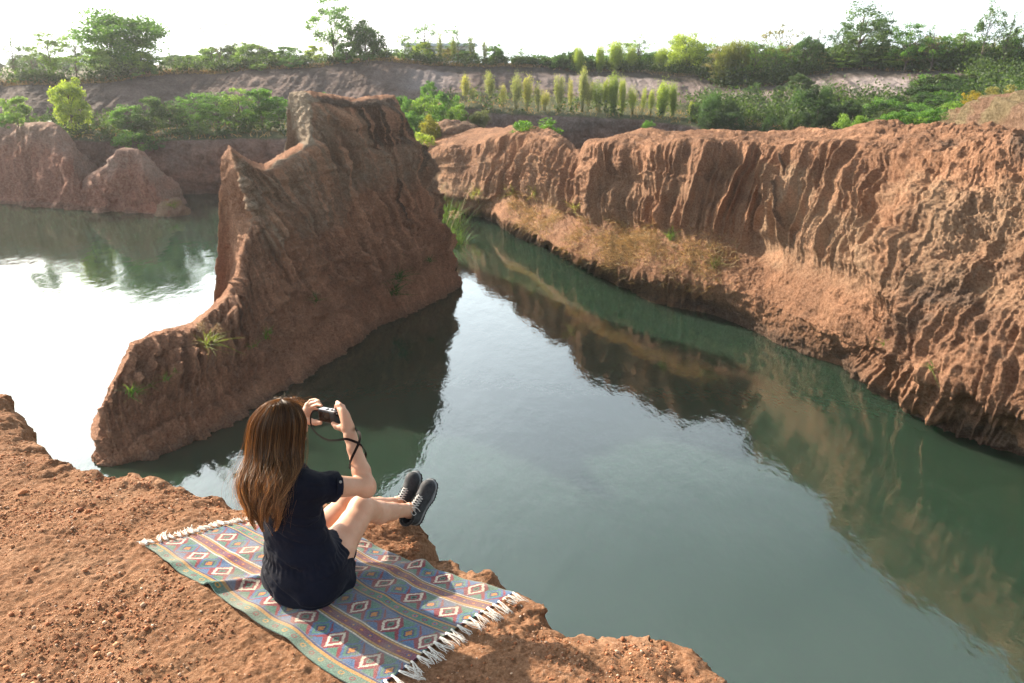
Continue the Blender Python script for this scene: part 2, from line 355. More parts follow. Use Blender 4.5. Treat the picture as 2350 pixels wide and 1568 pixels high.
def cliff():
    cols = []; xs = []
    for i, (r0, r1, bk, bf, w) in enumerate(CLC):
        W = dz(*w, WZ); F = dz(*bf, ZF[i]); Bk = dz(*bk, ZB[i]); R1 = dy(*r1, Bk[1]+SB[i]); R0 = dy(*r0, R1[1]+(3.5 if i > 4 else 6.5))
        if i in (8, 9): R0 = dy(*r0, R1[1]+1.6)
        out = nrm([R0[0]-W[0], R0[1]-W[1], 0])
        q0 = R0+out*1.2; q0[2] = R0[2]-.8
        q = R0+out*4; q[2] = R0[2]-5; q2 = R0+out*7; q2[2] = WZ-1
        M1 = R1+(Bk-R1)*.33-out*.35; M2 = R1+(Bk-R1)*.66-out*.25
        W2 = W+V3(0, 0, -1.3)-out*.5
        cols.append([q2, q, q0, R0, R1, M1, M2, Bk, .5*(Bk+F)+V3(0, 0, .12), F, W, W2]); xs.append(w[0]*.5+r1[0]*.5)
    print('cliff z rim', [round(c[4][2], 1) for c in cols]); print('cliff z crest', [round(c[3][2], 1) for c in cols])
    def disp(P, N, TU, TV, S):
        wall = sstep(3.9, 4.5, TV)*(1-sstep(6.8, 7.6, TV)); bank = sstep(8.9, 9.3, TV)*(1-sstep(9.9, 10.6, TV)); slope = sstep(7, 7.6, TV)*(1-sstep(9.7, 10.2, TV))
        right = sstep(15, 18, TU); low = fbm(P[..., 0]*.22, P[..., 1]*.22, P[..., 2]*.3, 4)
        wv = fbm(S*.12, TV*.15, 5, 3)*.35
        big = .55+.75*sstep(-.25, .35, fbm(S*.11, TV*.3, 8, 3))
        ss = S+.05*fbm(P[..., 0]*.8, P[..., 1]*.8, P[..., 2]*.8, 3)
        g = (flutes(ss*.62+wv+TV*.35, TV*.10, .26)*.34+flutes(ss*1.45+wv*1.6+TV*.7, TV*.09+4, .32)*.40+flutes(ss*3.0+wv*2+TV, TV*.2+7, .34)*.14+grooves(ss*1.5+wv*1.6+TV*.7, TV*.1+41, .07)*.25)*big*sstep(1.5, 4, TU)
        g2 = grooves(ss*7+wv*3+TV*1.5, TV*.5+9, .2)*.05
        lowr = grooves(S*1.5+TV*.4, TV*.35, .18)*.25+grooves(S*3.4+wv*2, TV*.5, .2)*.16       # runnels on the lower right face
        knob = fbm(P[..., 0]*.9, P[..., 1]*.9, P[..., 2]*1.1, 5, 2.1, .58)
        ridge = .5-np.abs(fbm(P[..., 0]*.5+3, P[..., 1]*.5, P[..., 2]*.6, 3))
        rightw = sstep(15, 19, TU)
        d = -(g+g2)*wall*(1-.55*rightw)-bank*(1-sstep(11, 14, TU))*(grooves(S*1.6, TV*.2, .2)*.20+grooves(S*4, TV*.3, .2)*.08)
        d = d-lowr*slope*sstep(17, 19, TU)*.9+low*(.45+.55*right)*(1-.6*np.exp(-((TV-3.5)/.5)**2))+knob*(.10+.22*right*(1-.4*slope))+ridge*.15*right+fbm(P[..., 0]*3.2, P[..., 1]*3.2, P[..., 2]*3.6, 4, 2.1, .65)*.07
        d = d+.30*fbm(S*.45, TV*1.2, 2, 3)*wall-.10*np.exp(-((TV-5.3-.4*fbm(S*.3, 1.1, 0, 3))/.06)**2)*wall
        # the tall pale column with the black crack beside it
        d = d+.30*np.exp(-((TU-14.55)/.17)**2)*wall-.32*np.exp(-((TU-14.84-.04*(TV-4.5)-.03*pn(TV*3, 1))/.022)**2)*sstep(4.1, 4.4, TV)*(1-sstep(6.2, 6.8, TV))
        d = d+.6*np.exp(-((TU-10.2)/.5)**2-((TV-5.4)/.35)**2)                                   # boulder bulge in the wall
        d = d+.35*np.exp(-((TU-14.)/.7)**2-((TV-7.35)/.5)**2)                                   # hummock at the wall foot
        off = N*d[..., None]
        off[..., 2] += .22*fbm(S*.5, TV*.8, 4, 4)*(1-wall)*(1-sstep(9, 10, TV))
        return off
    def pale(P, TU, TV, S):
        wall = sstep(4.5, 5, TV)*(1-sstep(7, 8, TV))
        return np.clip(wall*(.38+.5*fbm(S*.2, TV*.7, 4, 3))*(1+.5*sstep(12, 16, TU))+1.0*np.exp(-((TU-14.5)/.22)**2)*wall+.25*sstep(7, 8, TV)*(1-sstep(9, 10, TV)), 0, 2)
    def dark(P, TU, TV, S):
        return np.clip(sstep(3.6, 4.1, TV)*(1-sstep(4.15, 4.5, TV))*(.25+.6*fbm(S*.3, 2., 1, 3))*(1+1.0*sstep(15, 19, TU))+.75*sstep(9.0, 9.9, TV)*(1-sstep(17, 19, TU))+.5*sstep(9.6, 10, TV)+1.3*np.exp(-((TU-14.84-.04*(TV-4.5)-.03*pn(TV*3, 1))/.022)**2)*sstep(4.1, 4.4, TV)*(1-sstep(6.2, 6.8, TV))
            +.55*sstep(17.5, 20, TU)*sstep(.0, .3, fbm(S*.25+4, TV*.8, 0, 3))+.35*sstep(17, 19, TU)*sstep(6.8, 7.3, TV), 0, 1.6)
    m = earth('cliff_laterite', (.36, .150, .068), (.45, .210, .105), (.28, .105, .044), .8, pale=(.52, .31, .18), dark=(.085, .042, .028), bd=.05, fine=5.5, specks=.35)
    vr = np.cumsum([0, .015, .015, .02, .08, .16, .15, .15, .11, .11, .10, .03]); vr = vr/vr[-1]
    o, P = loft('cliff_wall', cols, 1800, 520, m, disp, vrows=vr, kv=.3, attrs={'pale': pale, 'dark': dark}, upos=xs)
    fattr(o, 'streak', STREAK(P))
    tag(o, 'long fluted orange earth cliff with a grassy bench, on the far side of the channel', 'cliff')
    return P
CLP = cliff()

# ------------------------------------------------------------------ red mounds on the far left
def mounds():
    def mk(name, R, W, back, label, cat, group, seed, mat, nu=360):
        cols = []
        for (r, w) in zip(R, W):
            Wp = dz(*w, WZ); Rp = dy(*r, Wp[1]+back)
            out = V3(0, 1, 0)
            q = Rp+out*2.5; q[2] = .5*(Rp[2]+WZ); q2 = Rp+out*4; q2[2] = WZ-1
            cols.append([q2, q, Rp, Rp+(Wp-Rp)*.45+V3(0, -.5, 0), Wp+V3(0, .5, .7), Wp, Wp+V3(0, -.4, -1.2)])
        def disp(P, N, TU, TV, S):
            f = sstep(2, 2.4, TV)
            d = fbm(P[..., 0]*.3+seed, P[..., 1]*.3, P[..., 2]*.4, 5)*1.0-grooves(S*.5+seed+fbm(TV, S*.2)*.6, TV*.3, .14)*.32*f-flutes(S*1.3, TV*.2+seed, .3)*.28*f+fbm(P[..., 0]*1.8, P[..., 1]*1.8, P[..., 2]*1.8+seed, 4)*.2
            return N*(d*(1-.75*np.exp(-((TV-2)/.3)**2)))[..., None]
        o, P = loft(name, cols, nu, 150, mat, disp, attrs={'pale': lambda P, TU, TV, S: np.clip((1-sstep(2.3, 3.4, TV))*.55+.3*fbm(P[..., 0]*.5, P[..., 2]*.5), 0, 1), 'dark': lambda P, TU, TV, S: .5*sstep(4.3, 4.9, TV)+0*S})
        tag(o, label, cat, group); return P
    m = earth('mound_laterite', (.46, .165, .105), (.54, .21, .145), (.36, .12, .072), .6, bd=.08, fine=2.5, pale=(.55, .38, .32))
    R = [(-90,255),(-40,262),(0,268),(35,279),(65,283),(95,281),(122,282),(138,296),(155,318),(172,350),(188,378),(200,396),(215,396),(228,384),(240,386)]
    W = [(-90,462),(-40,463),(0,465),(35,468),(65,470),(95,472),(125,474),(145,476),(165,478),(182,479),(196,480),(212,482),(226,484),(240,485),(250,486)]
    mk('red_mound', R, W, 5.5, 'broad rounded red earth mound at the edge of the green pond', 'rock formation', 'red earth mounds in the pond', 0, m)
    R = [(150,440),(175,430),(195,408),(215,393),(232,385),(246,374),(262,368),(270,352),(278,341),(290,339),(305,340),(320,343),(333,358),(347,378),(362,408),(376,438),(388,465),(398,486)]
    W = [(160,477),(178,479),(198,481),(218,483),(238,485),(252,486),(266,487),(278,488),(288,488),(300,489),(312,490),(325,491),(338,492),(350,493),(362,494),(374,494),(386,495),(400,496)]
    mk('red_mound', R, W, 3.0, 'smaller pointed red mound sloping steeply on its right side, beside the broad mound', 'rock formation', 'red earth mounds in the pond', 5.5, m)
mounds()

# ------------------------------------------------------------------ far canyon wall and the plateau behind
FAR = [ # x, foot (z or y), lower wall top y, upper rim y, foot depth, rim depth
 (-1500, 447, 322, 196, 60, 80), (-900, 447, 322, 196, 66, 85), (-420, 447, 322, 196, 70, 88), (-200, 447, 322, 196, 70, 88), (0, 447, 322, 196, 70, 88), (60, 447, 322, 194, 70, 86), (120, 447, 322, 197, 70, 86), (240, 447, 320, 190, 70, 87), (342, 447, 320, 174, 70, 92), (430, 446, 320, 170, 70, 96), (513, 446, 318, 168, 70, 98),
 (598, 446, 316, 160, 70, 100), (683, 446, 312, 157, 70, 102), (746, 446, 305, 154, 72, 104), (810, 446, 300, 146, 74, 106), (872, 446, 290, 140, 76, 108), (930, 440, 280, 146, 78, 110), (985, 430, 262, 150, 80, 112), (1088, 425, 246, 154, 84, 114), (1130, 425, 257, 154, 85, 116), (1207, 420, 262, 155, 86, 118), (1327, 420, 267, 164, 86, 118),
 (1463, 420, 272, 167, 86, 116), (1549, 420, 281, 174, 85, 114), (1615, 420, 288, 180, 84, 112), (1660, 420, 292, 202, 84, 108), (1786, 420, 296, 196, 82, 106), (1830, 420, 300, 178, 80, 106), (1957, 420, 300, 160, 78, 104), (2093, 420, 300, 164, 72, 100), (2230, 420, 298, 165, 66, 95), (2350, 420, 296, 160, 60, 92), (2500, 420, 296, 158, 55, 90), (2800, 420, 296, 158, 50, 90), (3200, 420, 296, 158, 50, 90)]
def far_wall():
    cols = []; xs = []
    for x, fy, t1, rim, yf, yr in FAR:
        F = dy(x, fy, yf); F[2] = min(F[2], WZ)-1 if fy < 440 else WZ-1.0
        F0 = F.copy(); F0[1] = F0[1]*.97; F0[0] *= .97; F0[2] = WZ-3
        T1 = dy(x, t1, yf+1.2); B1 = T1+nrm([x*K-512, FPX, 0])*(yr-yf)*.42; B1[2] = T1[2]+.7
        T2 = dy(x, rim, yr); M = .45*B1+.55*T2; M = M+V3(0, -.8, 0)
        s = nrm([x*K-512, FPX, 0]); P1 = T2+s*14; P1[2] = T2[2]+.5; P2 = T2+s*160; P2[2] = T2[2]-.3; P3 = T2+s*1800; P3[2] = -4
        cols.append([F0, F, .5*(F+T1)+V3(0, -.2, 0), T1, B1, M, T2, P1, P2, P3]); xs.append(x)
    def disp(P, N, TU, TV, S):
        X = P[..., 0]; Z = P[..., 2]; Y = P[..., 1]
        lw = sstep(.8, 1.2, TV)*(1-sstep(2.8, 3.1, TV)); uw = sstep(4., 4.5, TV)*(1-sstep(5.7, 6.1, TV)); far = 1-sstep(6.2, 7.2, TV)
        d = fbm(X*.10, Y*.1, Z*.2, 4)*1.6+fbm(X*.5, Y*.5, Z*.6, 4)*.45
        d = d*(1-.8*np.exp(-((TV-6)/.35)**2))-grooves(X*.45+fbm(X*.2, Z*.2)*.7, Z*.06, .12)*.40*(lw+uw*.8)-grooves(X*1.5+fbm(X*.2, Z*.4), Z*.1, .16)*.25*(lw+uw)+fbm(X*1.5, Y*1.5, Z*1.8, 4, 2.1, .65)*.28
        off = N*(d*(lw+uw+.35*(1-lw)*(1-uw))*far)[..., None]*np.array([1, 1, .35])
        off[..., 2] += (1-lw)*(1-uw)*far*.25*fbm(X*.3, Y*.3, 0, 3)
        return -off*np.sign(N[..., 1:2]+1e-6)*1.0
    m = NT('far_wall_earth')
    hz = m.n('ShaderNodeSeparateXYZ'); m.l(m.tc.outputs['Object'], hz.inputs[0])
    hh = m.math('ADD', hz.outputs[2], m.math('MULTIPLY', m.noise(.12, 5, .6), 7.0))
    strat = m.ramp(hh, -2.6, .2)
    red = m.mix(m.ramp(m.noise(.5, 6, .65), .35, .65), (.17, .070, .050), (.27, .115, .080))
    pur = m.mix(m.ramp(m.noise(.35, 7, .68, scale3=(1, 1, 1.8)), .38, .64), (.105, .072, .068), (.215, .155, .145))
    col = m.mix(strat, red, pur)
    pa = m.attr('pale').outputs['Fac']; col = m.mix(m.ramp(m.math('MULTIPLY', pa, m.math('ADD', m.noise(.8, 6, .7, scale3=(1, 1, .5)), .4)), .3, .75), col, (.30, .255, .26))
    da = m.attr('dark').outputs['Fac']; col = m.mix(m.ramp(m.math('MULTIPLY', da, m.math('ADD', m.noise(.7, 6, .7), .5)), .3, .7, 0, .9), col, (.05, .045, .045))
    ga = m.attr('green').outputs['Fac']; col = m.mix(m.ramp(m.math('MULTIPLY', ga, m.math('ADD', m.noise(.9, 6, .7), .5)), .3, .7, 0, .95), col, m.mix(m.noise(1.3, 5, .7), (.025, .045, .012), (.07, .10, .025)))
    pl = m.attr('flat').outputs['Fac']; col = m.mix(m.math('MULTIPLY', pl, .9), col, m.mix(m.ramp(m.noise(.3, 6, .7), .35, .65), (.16, .12, .06), (.05, .075, .02)))
    f = m.noise(5, 5, .7); col = m.mix(m.ramp(f, .3, .7), m.mix(.4, col, (.02, .012, .01)), m.mix(.1, col, (.8, .7, .6)))
    mat = m.fin(col, .95, m.bump(m.noise(1.6, 7, .72), .35, 1.0), Specular_IOR_Level=.1)
    vr = np.cumsum([0, .03, .17, .15, .08, .17, .22, .06, .06, .06]); vr = vr/vr[-1]
    xa = np.array(xs)
    def X_(TU): return np.interp(TU, np.arange(len(xa)), xa)
    def at_pale(P, TU, TV, S):
        x = X_(TU); v = sstep(4.3, 4.8, TV)*(1-sstep(5.5, 5.85, TV))
        return v*(np.exp(-((x-2010)/70)**2)*1.0+np.exp(-((x-1850)/50)**2)*.6+np.exp(-((x-1400)/160)**2)*.5+np.exp(-((x-990)/60)**2)*.7+.3+.4*np.exp(-((x-1700)/70)**2))
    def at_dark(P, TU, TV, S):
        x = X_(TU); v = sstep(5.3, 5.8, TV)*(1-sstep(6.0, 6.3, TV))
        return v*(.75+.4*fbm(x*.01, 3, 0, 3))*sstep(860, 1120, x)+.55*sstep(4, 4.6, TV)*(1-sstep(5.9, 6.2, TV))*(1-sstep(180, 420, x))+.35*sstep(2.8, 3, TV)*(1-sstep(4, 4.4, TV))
    def at_green(P, TU, TV, S):
        x = X_(TU)
        return sstep(2000, 2120, x-60*(TV-3))*1.3*sstep(2, 3, TV)+sstep(1560, 1640, x)*sstep(2.6, 3, TV)*(1-sstep(4.2, 4.6, TV))*1.1+1.0*sstep(2.8, 3.1, TV)*(1-sstep(4.1, 4.5, TV))
    def at_flat(P, TU, TV, S): return sstep(6.0, 6.4, TV)+0*S
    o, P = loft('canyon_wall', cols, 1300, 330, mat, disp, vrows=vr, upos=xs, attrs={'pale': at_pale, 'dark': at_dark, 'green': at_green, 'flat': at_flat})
    o.name = 'terrain_far_wall'; tag(o, kind='structure'); return P
FARP = far_wall()
# ------------------------------------------------------------------ the ledge in front
EDGE_PX = [(-160,372,0),(-60,385,0),(0,396,0),(11,407,0),(11,416,0),(19,422,0),(25,434,0),(44,446,0),(50,451,0),(69,459,0),(93,466,0),(114,466,0),(140,468,0),(155,473,0),(179,481,0),(209,489,0),(227,495,0),(239,503,0),
 (262,507,0),(300,503,0),(330,501,-.02),(355,505,-.06),(380,508,-.1),(400,512,-.12),(414,519,-.12),(422,530,-.10),(423,543,-.04),(417,549,0),(425,549,0),(445,549,0),(461,551,0),(475,557,0),(486,564,0),(496,569,0),(505,576,0),(517,579,0),(530,588,0),
 (540,602,0),(545,611,0),(548,622,0),(556,626,0),(564,631,0),(573,631,0),(582,627,0),(595,627,0),(609,630,0),(629,629,0),(645,629,0),(659,632,0),(668,635,0),(689,644,0),(700,652,0),(710,660,0),(724,682,0),(745,720,0),(790,800,0)]
EP = np.array([atz(x, y, z)[:2] for x, y, z in EDGE_PX])
EP = np.concatenate([[[-14, 7.5]], EP, [[2.2, .4], [6, -4], [6, -14], [-14, -14]]])
def edge_dist(X, Y):             # > 0 on the ledge, < 0 beyond its edge
    d = np.full(X.shape, 1e9); inside = np.zeros(X.shape, bool); n = len(EP)
    for i in range(n):
        a, b = EP[i], EP[(i+1) % n]; e = b-a; L = e@e
        t = np.clip(((X-a[0])*e[0]+(Y-a[1])*e[1])/L, 0, 1)
        d = np.minimum(d, (X-a[0]-t*e[0])**2+(Y-a[1]-t*e[1])**2)
        c = ((a[1] > Y) != (b[1] > Y)) & (X < (b[0]-a[0])*(Y-a[1])/(b[1]-a[1]+1e-12)+a[0]); inside ^= c
    return np.where(inside, 1, -1)*np.sqrt(d)
RUGC = np.array([[-1.60, 2.97], [-.49, 2.11], [.004, 2.692], [-1.02, 3.30]])     # near left, near right, far right, far left
def rug_uv_dist(X, Y):           # > 0 inside the rug quad
    d = np.full(X.shape, 1e9)
    for i in range(4):
        a, b = RUGC[i], RUGC[(i+1) % 4]; e = (b-a)/np.linalg.norm(b-a); d = np.minimum(d, e[0]*(Y-a[1])-e[1]*(X-a[0]))
    return d
def ground_low(X, Y, d=None):
    if d is None: d = edge_dist(X, Y)
    z = .018*fbm(X*1.3, Y*1.3, 2, 3)-.06*np.exp(-np.maximum(d, 0)/.16)*.7
    z = z-.10*np.exp(-((X+.45)**2+(Y-3.28)**2)/.10)                      # hollow where the heels rest
    z = z+.10*np.exp(-(((X+3.35)/.5)**2+((Y-4.2)/.6)**2))
    z = z+.035*np.exp(-(((X-.16)/.22)**2+((Y-2.32)/.18)**2))+.03*np.exp(-(((X-.55)/.3)**2+((Y-2.2)/.2)**2))
    return z
def ledge():
    xs = np.concatenate([-14+np.cumsum(np.linspace(1.2, .05, 16)), np.arange(-4.0, 1.6, .0105)]); xs = xs[np.argsort(xs)]
    xs = np.concatenate([xs[xs < -4], np.arange(-4.0, 1.5, .0105), 1.5+np.cumsum(np.linspace(.02, 1.0, 16))])
    ys = np.concatenate([np.linspace(-13, 1.0, 24)[:-1], np.arange(1.0, 5.2, .0105), 5.2+np.cumsum(np.linspace(.02, .8, 12))])
    X, Y = np.meshgrid(xs, ys, indexing='ij')
    wob = .035*fbm(X*7, Y*7, 1, 4)
    d = edge_dist(X, Y)+wob*sstep(.35, .0, np.abs(edge_dist(X, Y)))
    z = ground_low(X, Y, d)
    rug = sstep(-.02, .06, rug_uv_dist(X, Y))
    lip = np.exp(-(d/.13)**2)
    rel = .020*fbm(X*5, Y*5, 3, 4)+.011*np.abs(fbm(X*16, Y*16, 5, 4))*1.5+.007*fbm(X*45, Y*45, 6, 3)
    rel = rel+.05*fbm(X*6+3, Y*6, 8, 4)*sstep(.30, .02, np.abs(d))
    z = z+rel*(1-.93*rug)*sstep(-8, -2, -np.hypot(X, Y-3)*1.0+2)
    out = np.maximum(-d, 0)
    z = z-np.where(out > 0, (out*1.1)**1.25*3.2+out*.9+.12*np.abs(fbm(X*3, Y*3, 4, 3))*np.minimum(out*6, 1), 0)
    z = np.maximum(z, WZ-1.5+0*z)
    P = np.stack([X, Y, z], -1)
    # rough knobs on the rim, pushed sideways as well
    kn = np.exp(-((d+.05)/.14)**2)*.06
    P[..., 0] += kn*fbm(X*9, Y*9, z*9+2, 3); P[..., 1] += kn*fbm(X*9+5, Y*9, z*9+7, 3)
    m = NT('ledge_laterite')
    a = m.ramp(m.noise(1.5, 6, .6), .36, .64); b = m.ramp(m.noise(6, 6, .7), .42, .62)
    col = m.mix(a, (.27, .105, .040), (.37, .165, .072)); col = m.mix(m.math('MULTIPLY', b, .6), col, (.25, .088, .036))
    col = m.mix(m.ramp(m.noise(2.3, 3, .5), .52, .66, 0, .7), col, (.41, .21, .115))
    g = m.noise(60, 5, .75); col = m.mix(m.ramp(g, .28, .74), m.mix(.45, col, (.03, .012, .008)), m.mix(.22, col, (.95, .72, .52)))
    v = m.n('ShaderNodeTexVoronoi'); v.inputs['Scale'].default_value = 85; m.l(m.tc.outputs['Object'], v.inputs['Vector'])
    col = m.mix(m.math('MULTIPLY', m.ramp(v.outputs['Distance'], .22, .1), m.ramp(m.noise(30, 2), .54, .6)), col, (.60, .45, .36))
    v2 = m.n('ShaderNodeTexVoronoi'); v2.inputs['Scale'].default_value = 48; m.l(m.tc.outputs['Object'], v2.inputs['Vector'])
    patch = m.ramp(m.noise(3.2, 4, .6), .42, .58)
    h = m.math('MULTIPLY', m.ramp(v2.outputs['Distance'], .55, .0), patch)
    bm = m.bump(m.noise(26, 8, .75), .022, 1.0); bm = m.bump(h, .008, 1.0, bm); bm = m.bump(m.noise(140, 4, .7), .004, 1.0, bm)
    mat = m.fin(col, .95, bm, Specular_IOR_Level=.1)
    o = mesh_np('ground', P, quads=gridq(len(xs), len(ys)), mat=mat); tag(o, kind='structure')
    return mat
LEDGE_MAT = ledge()

def icos():
    t = (1+5**.5)/2; v = np.array([(-1,t,0),(1,t,0),(-1,-t,0),(1,-t,0),(0,-1,t),(0,1,t),(0,-1,-t),(0,1,-t),(t,0,-1),(t,0,1),(-t,0,-1),(-t,0,1)], float); v /= np.linalg.norm(v[0])
    f = np.array([(0,11,5),(0,5,1),(0,1,7),(0,7,10),(0,10,11),(1,5,9),(5,11,4),(11,10,2),(10,7,6),(7,1,8),(3,9,4),(3,4,2),(3,2,6),(3,6,8),(3,8,9),(4,9,5),(2,4,11),(6,2,10),(8,6,7),(9,8,1)])
    vs = list(map(tuple, v)); key = {}; nf = []
    def mid(a, b):
        k = (min(a, b), max(a, b))
        if k not in key: p = (np.array(vs[a])+vs[b]); p /= np.linalg.norm(p); vs.append(tuple(p)); key[k] = len(vs)-1
        return key[k]
    for a, b, c in f: ab, bc, ca = mid(a, b), mid(b, c), mid(c, a); nf += [(a,ab,ca),(b,bc,ab),(c,ca,bc),(ab,bc,ca)]
    return np.array(vs), np.array(nf)
ICV, ICF = icos()
def pebbles():
    r = np.random.RandomState(3); N = 48000
    X = r.uniform(-3.6, 1.0, N*3); Y = r.uniform(1.3, 4.9, N*3)
    d = edge_dist(X, Y); dens = np.clip(.25+1.6*fbm(X*1.6, Y*1.6, 4, 3)+.5*fbm(X*6, Y*6, 1, 2), .04, 1)
    keep = (d > .02) & (rug_uv_dist(X, Y) < -.01) & (r.rand(N*3) < dens); X, Y, d = X[keep][:N], Y[keep][:N], d[keep][:N]; n = len(X)
    s = .0016+.0040*r.rand(n)**3+.010*(r.rand(n) > .985)*r.rand(n)
    z = ground_low(X, Y, d)+.020*fbm(X*5, Y*5, 3, 4)+.011*np.abs(fbm(X*16, Y*16, 5, 4))*1.5+.007*fbm(X*45, Y*45, 6, 3)+.05*fbm(X*6+3, Y*6, 8, 4)*sstep(.30, .02, np.abs(d))+s*.35
    jit = 1+.28*r.normal(size=(n, 12, 1))*0
    base, bf = ICV[:12], None
    t = np.array([(0,11,5),(0,5,1),(0,1,7),(0,7,10),(0,10,11),(1,5,9),(5,11,4),(11,10,2),(10,7,6),(7,1,8),(3,9,4),(3,4,2),(3,2,6),(3,6,8),(3,8,9),(4,9,5),(2,4,11),(6,2,10),(8,6,7),(9,8,1)])
    sc = np.stack([s*r.uniform(.8, 1.5, n), s*r.uniform(.8, 1.3, n), s*r.uniform(.55, 1, n)], -1)
    a = r.rand(n)*6.283; B = base[None]*sc[:, None]*(1+.18*r.normal(size=(n, 12, 1)))
    co = np.stack([B[..., 0]*np.cos(a)[:, None]-B[..., 1]*np.sin(a)[:, None]+X[:, None], B[..., 0]*np.sin(a)[:, None]+B[..., 1]*np.cos(a)[:, None]+Y[:, None], B[..., 2]+z[:, None]], -1)
    F = (t[None]+12*np.arange(n)[:, None, None]).reshape(-1, 3)
    m = NT('pebble'); c = m.attr('Col')
    mat = m.fin(c.outputs['Color'], .85, m.bump(m.noise(200, 3), .002), Specular_IOR_Level=.2)
    o = mesh_np('gravel', co, tris=F, mat=mat); tag(o, 'loose rusty gravel and pebbles scattered over the ledge around the rug', 'gravel', kind='stuff')
    pal = np.array([(.40,.17,.08),(.30,.11,.05),(.50,.26,.14),(.58,.38,.26),(.22,.085,.045),(.62,.50,.40)]); w = [.3,.26,.2,.1,.12,.02]
    ci = r.choice(6, n, p=w); cattr(o, 'Col', np.repeat(pal[ci]*r.uniform(.8, 1.15, (n, 1)), 12, axis=0))
pebbles()

# ------------------------------------------------------------------ rug
def rug_xy(u, v):                # u along its length from the left fringe, v from the near edge to the far one
    u = np.asarray(u, float); v = np.asarray(v, float)
    near = RUGC[0]+(RUGC[1]-RUGC[0])*u[..., None]; far = RUGC[3]+(RUGC[2]-RUGC[3])*u[..., None]
    p = near+(far-near)*v[..., None]
    e = nrm(RUGC[2]-RUGC[1]); l = nrm(RUGC[1]-RUGC[0])
    wob = .006*np.sin(u*19+1)*(1-v)+.008*np.sin(u*14+.5)*v
    # far long edge sags towards the middle of its right half, as in the photo
    wob = wob-.018*np.sin(np.clip((u-.55)/.45, 0, 1)*np.pi)*v
    return p+e*wob[..., None]+l*(.008*np.sin(v*9))[..., None]
def rug_z(X, Y, u, v):
    z = ground_low(X, Y)+.013
    fold = np.exp(-((u-.345-.16*v)/.022)**2)*.030*np.clip(1-v/.62, 0, 1)
    fold2 = np.exp(-((u-.52-.1*v)/.05)**2)*.018+np.exp(-((u-.86+.22*v)/.035)**2)*.016*v+np.exp(-((u-.70+.35*v)/.045)**2)*.014+np.exp(-((u-.15-.2*v)/.03)**2)*.010*(1-v)
    return z+fold+fold2+.006*fbm(u*7, v*4, 1, 3)+.008*np.exp(-((v-.97)/.04)**2)*np.sin(u*23)**2
def hexc(s): c = [int(s[i:i+2], 16)/255 for i in (0, 2, 4)]; return np.array([x/12.92 if x <= .04045 else ((x+.055)/1.055)**2.4 for x in c])
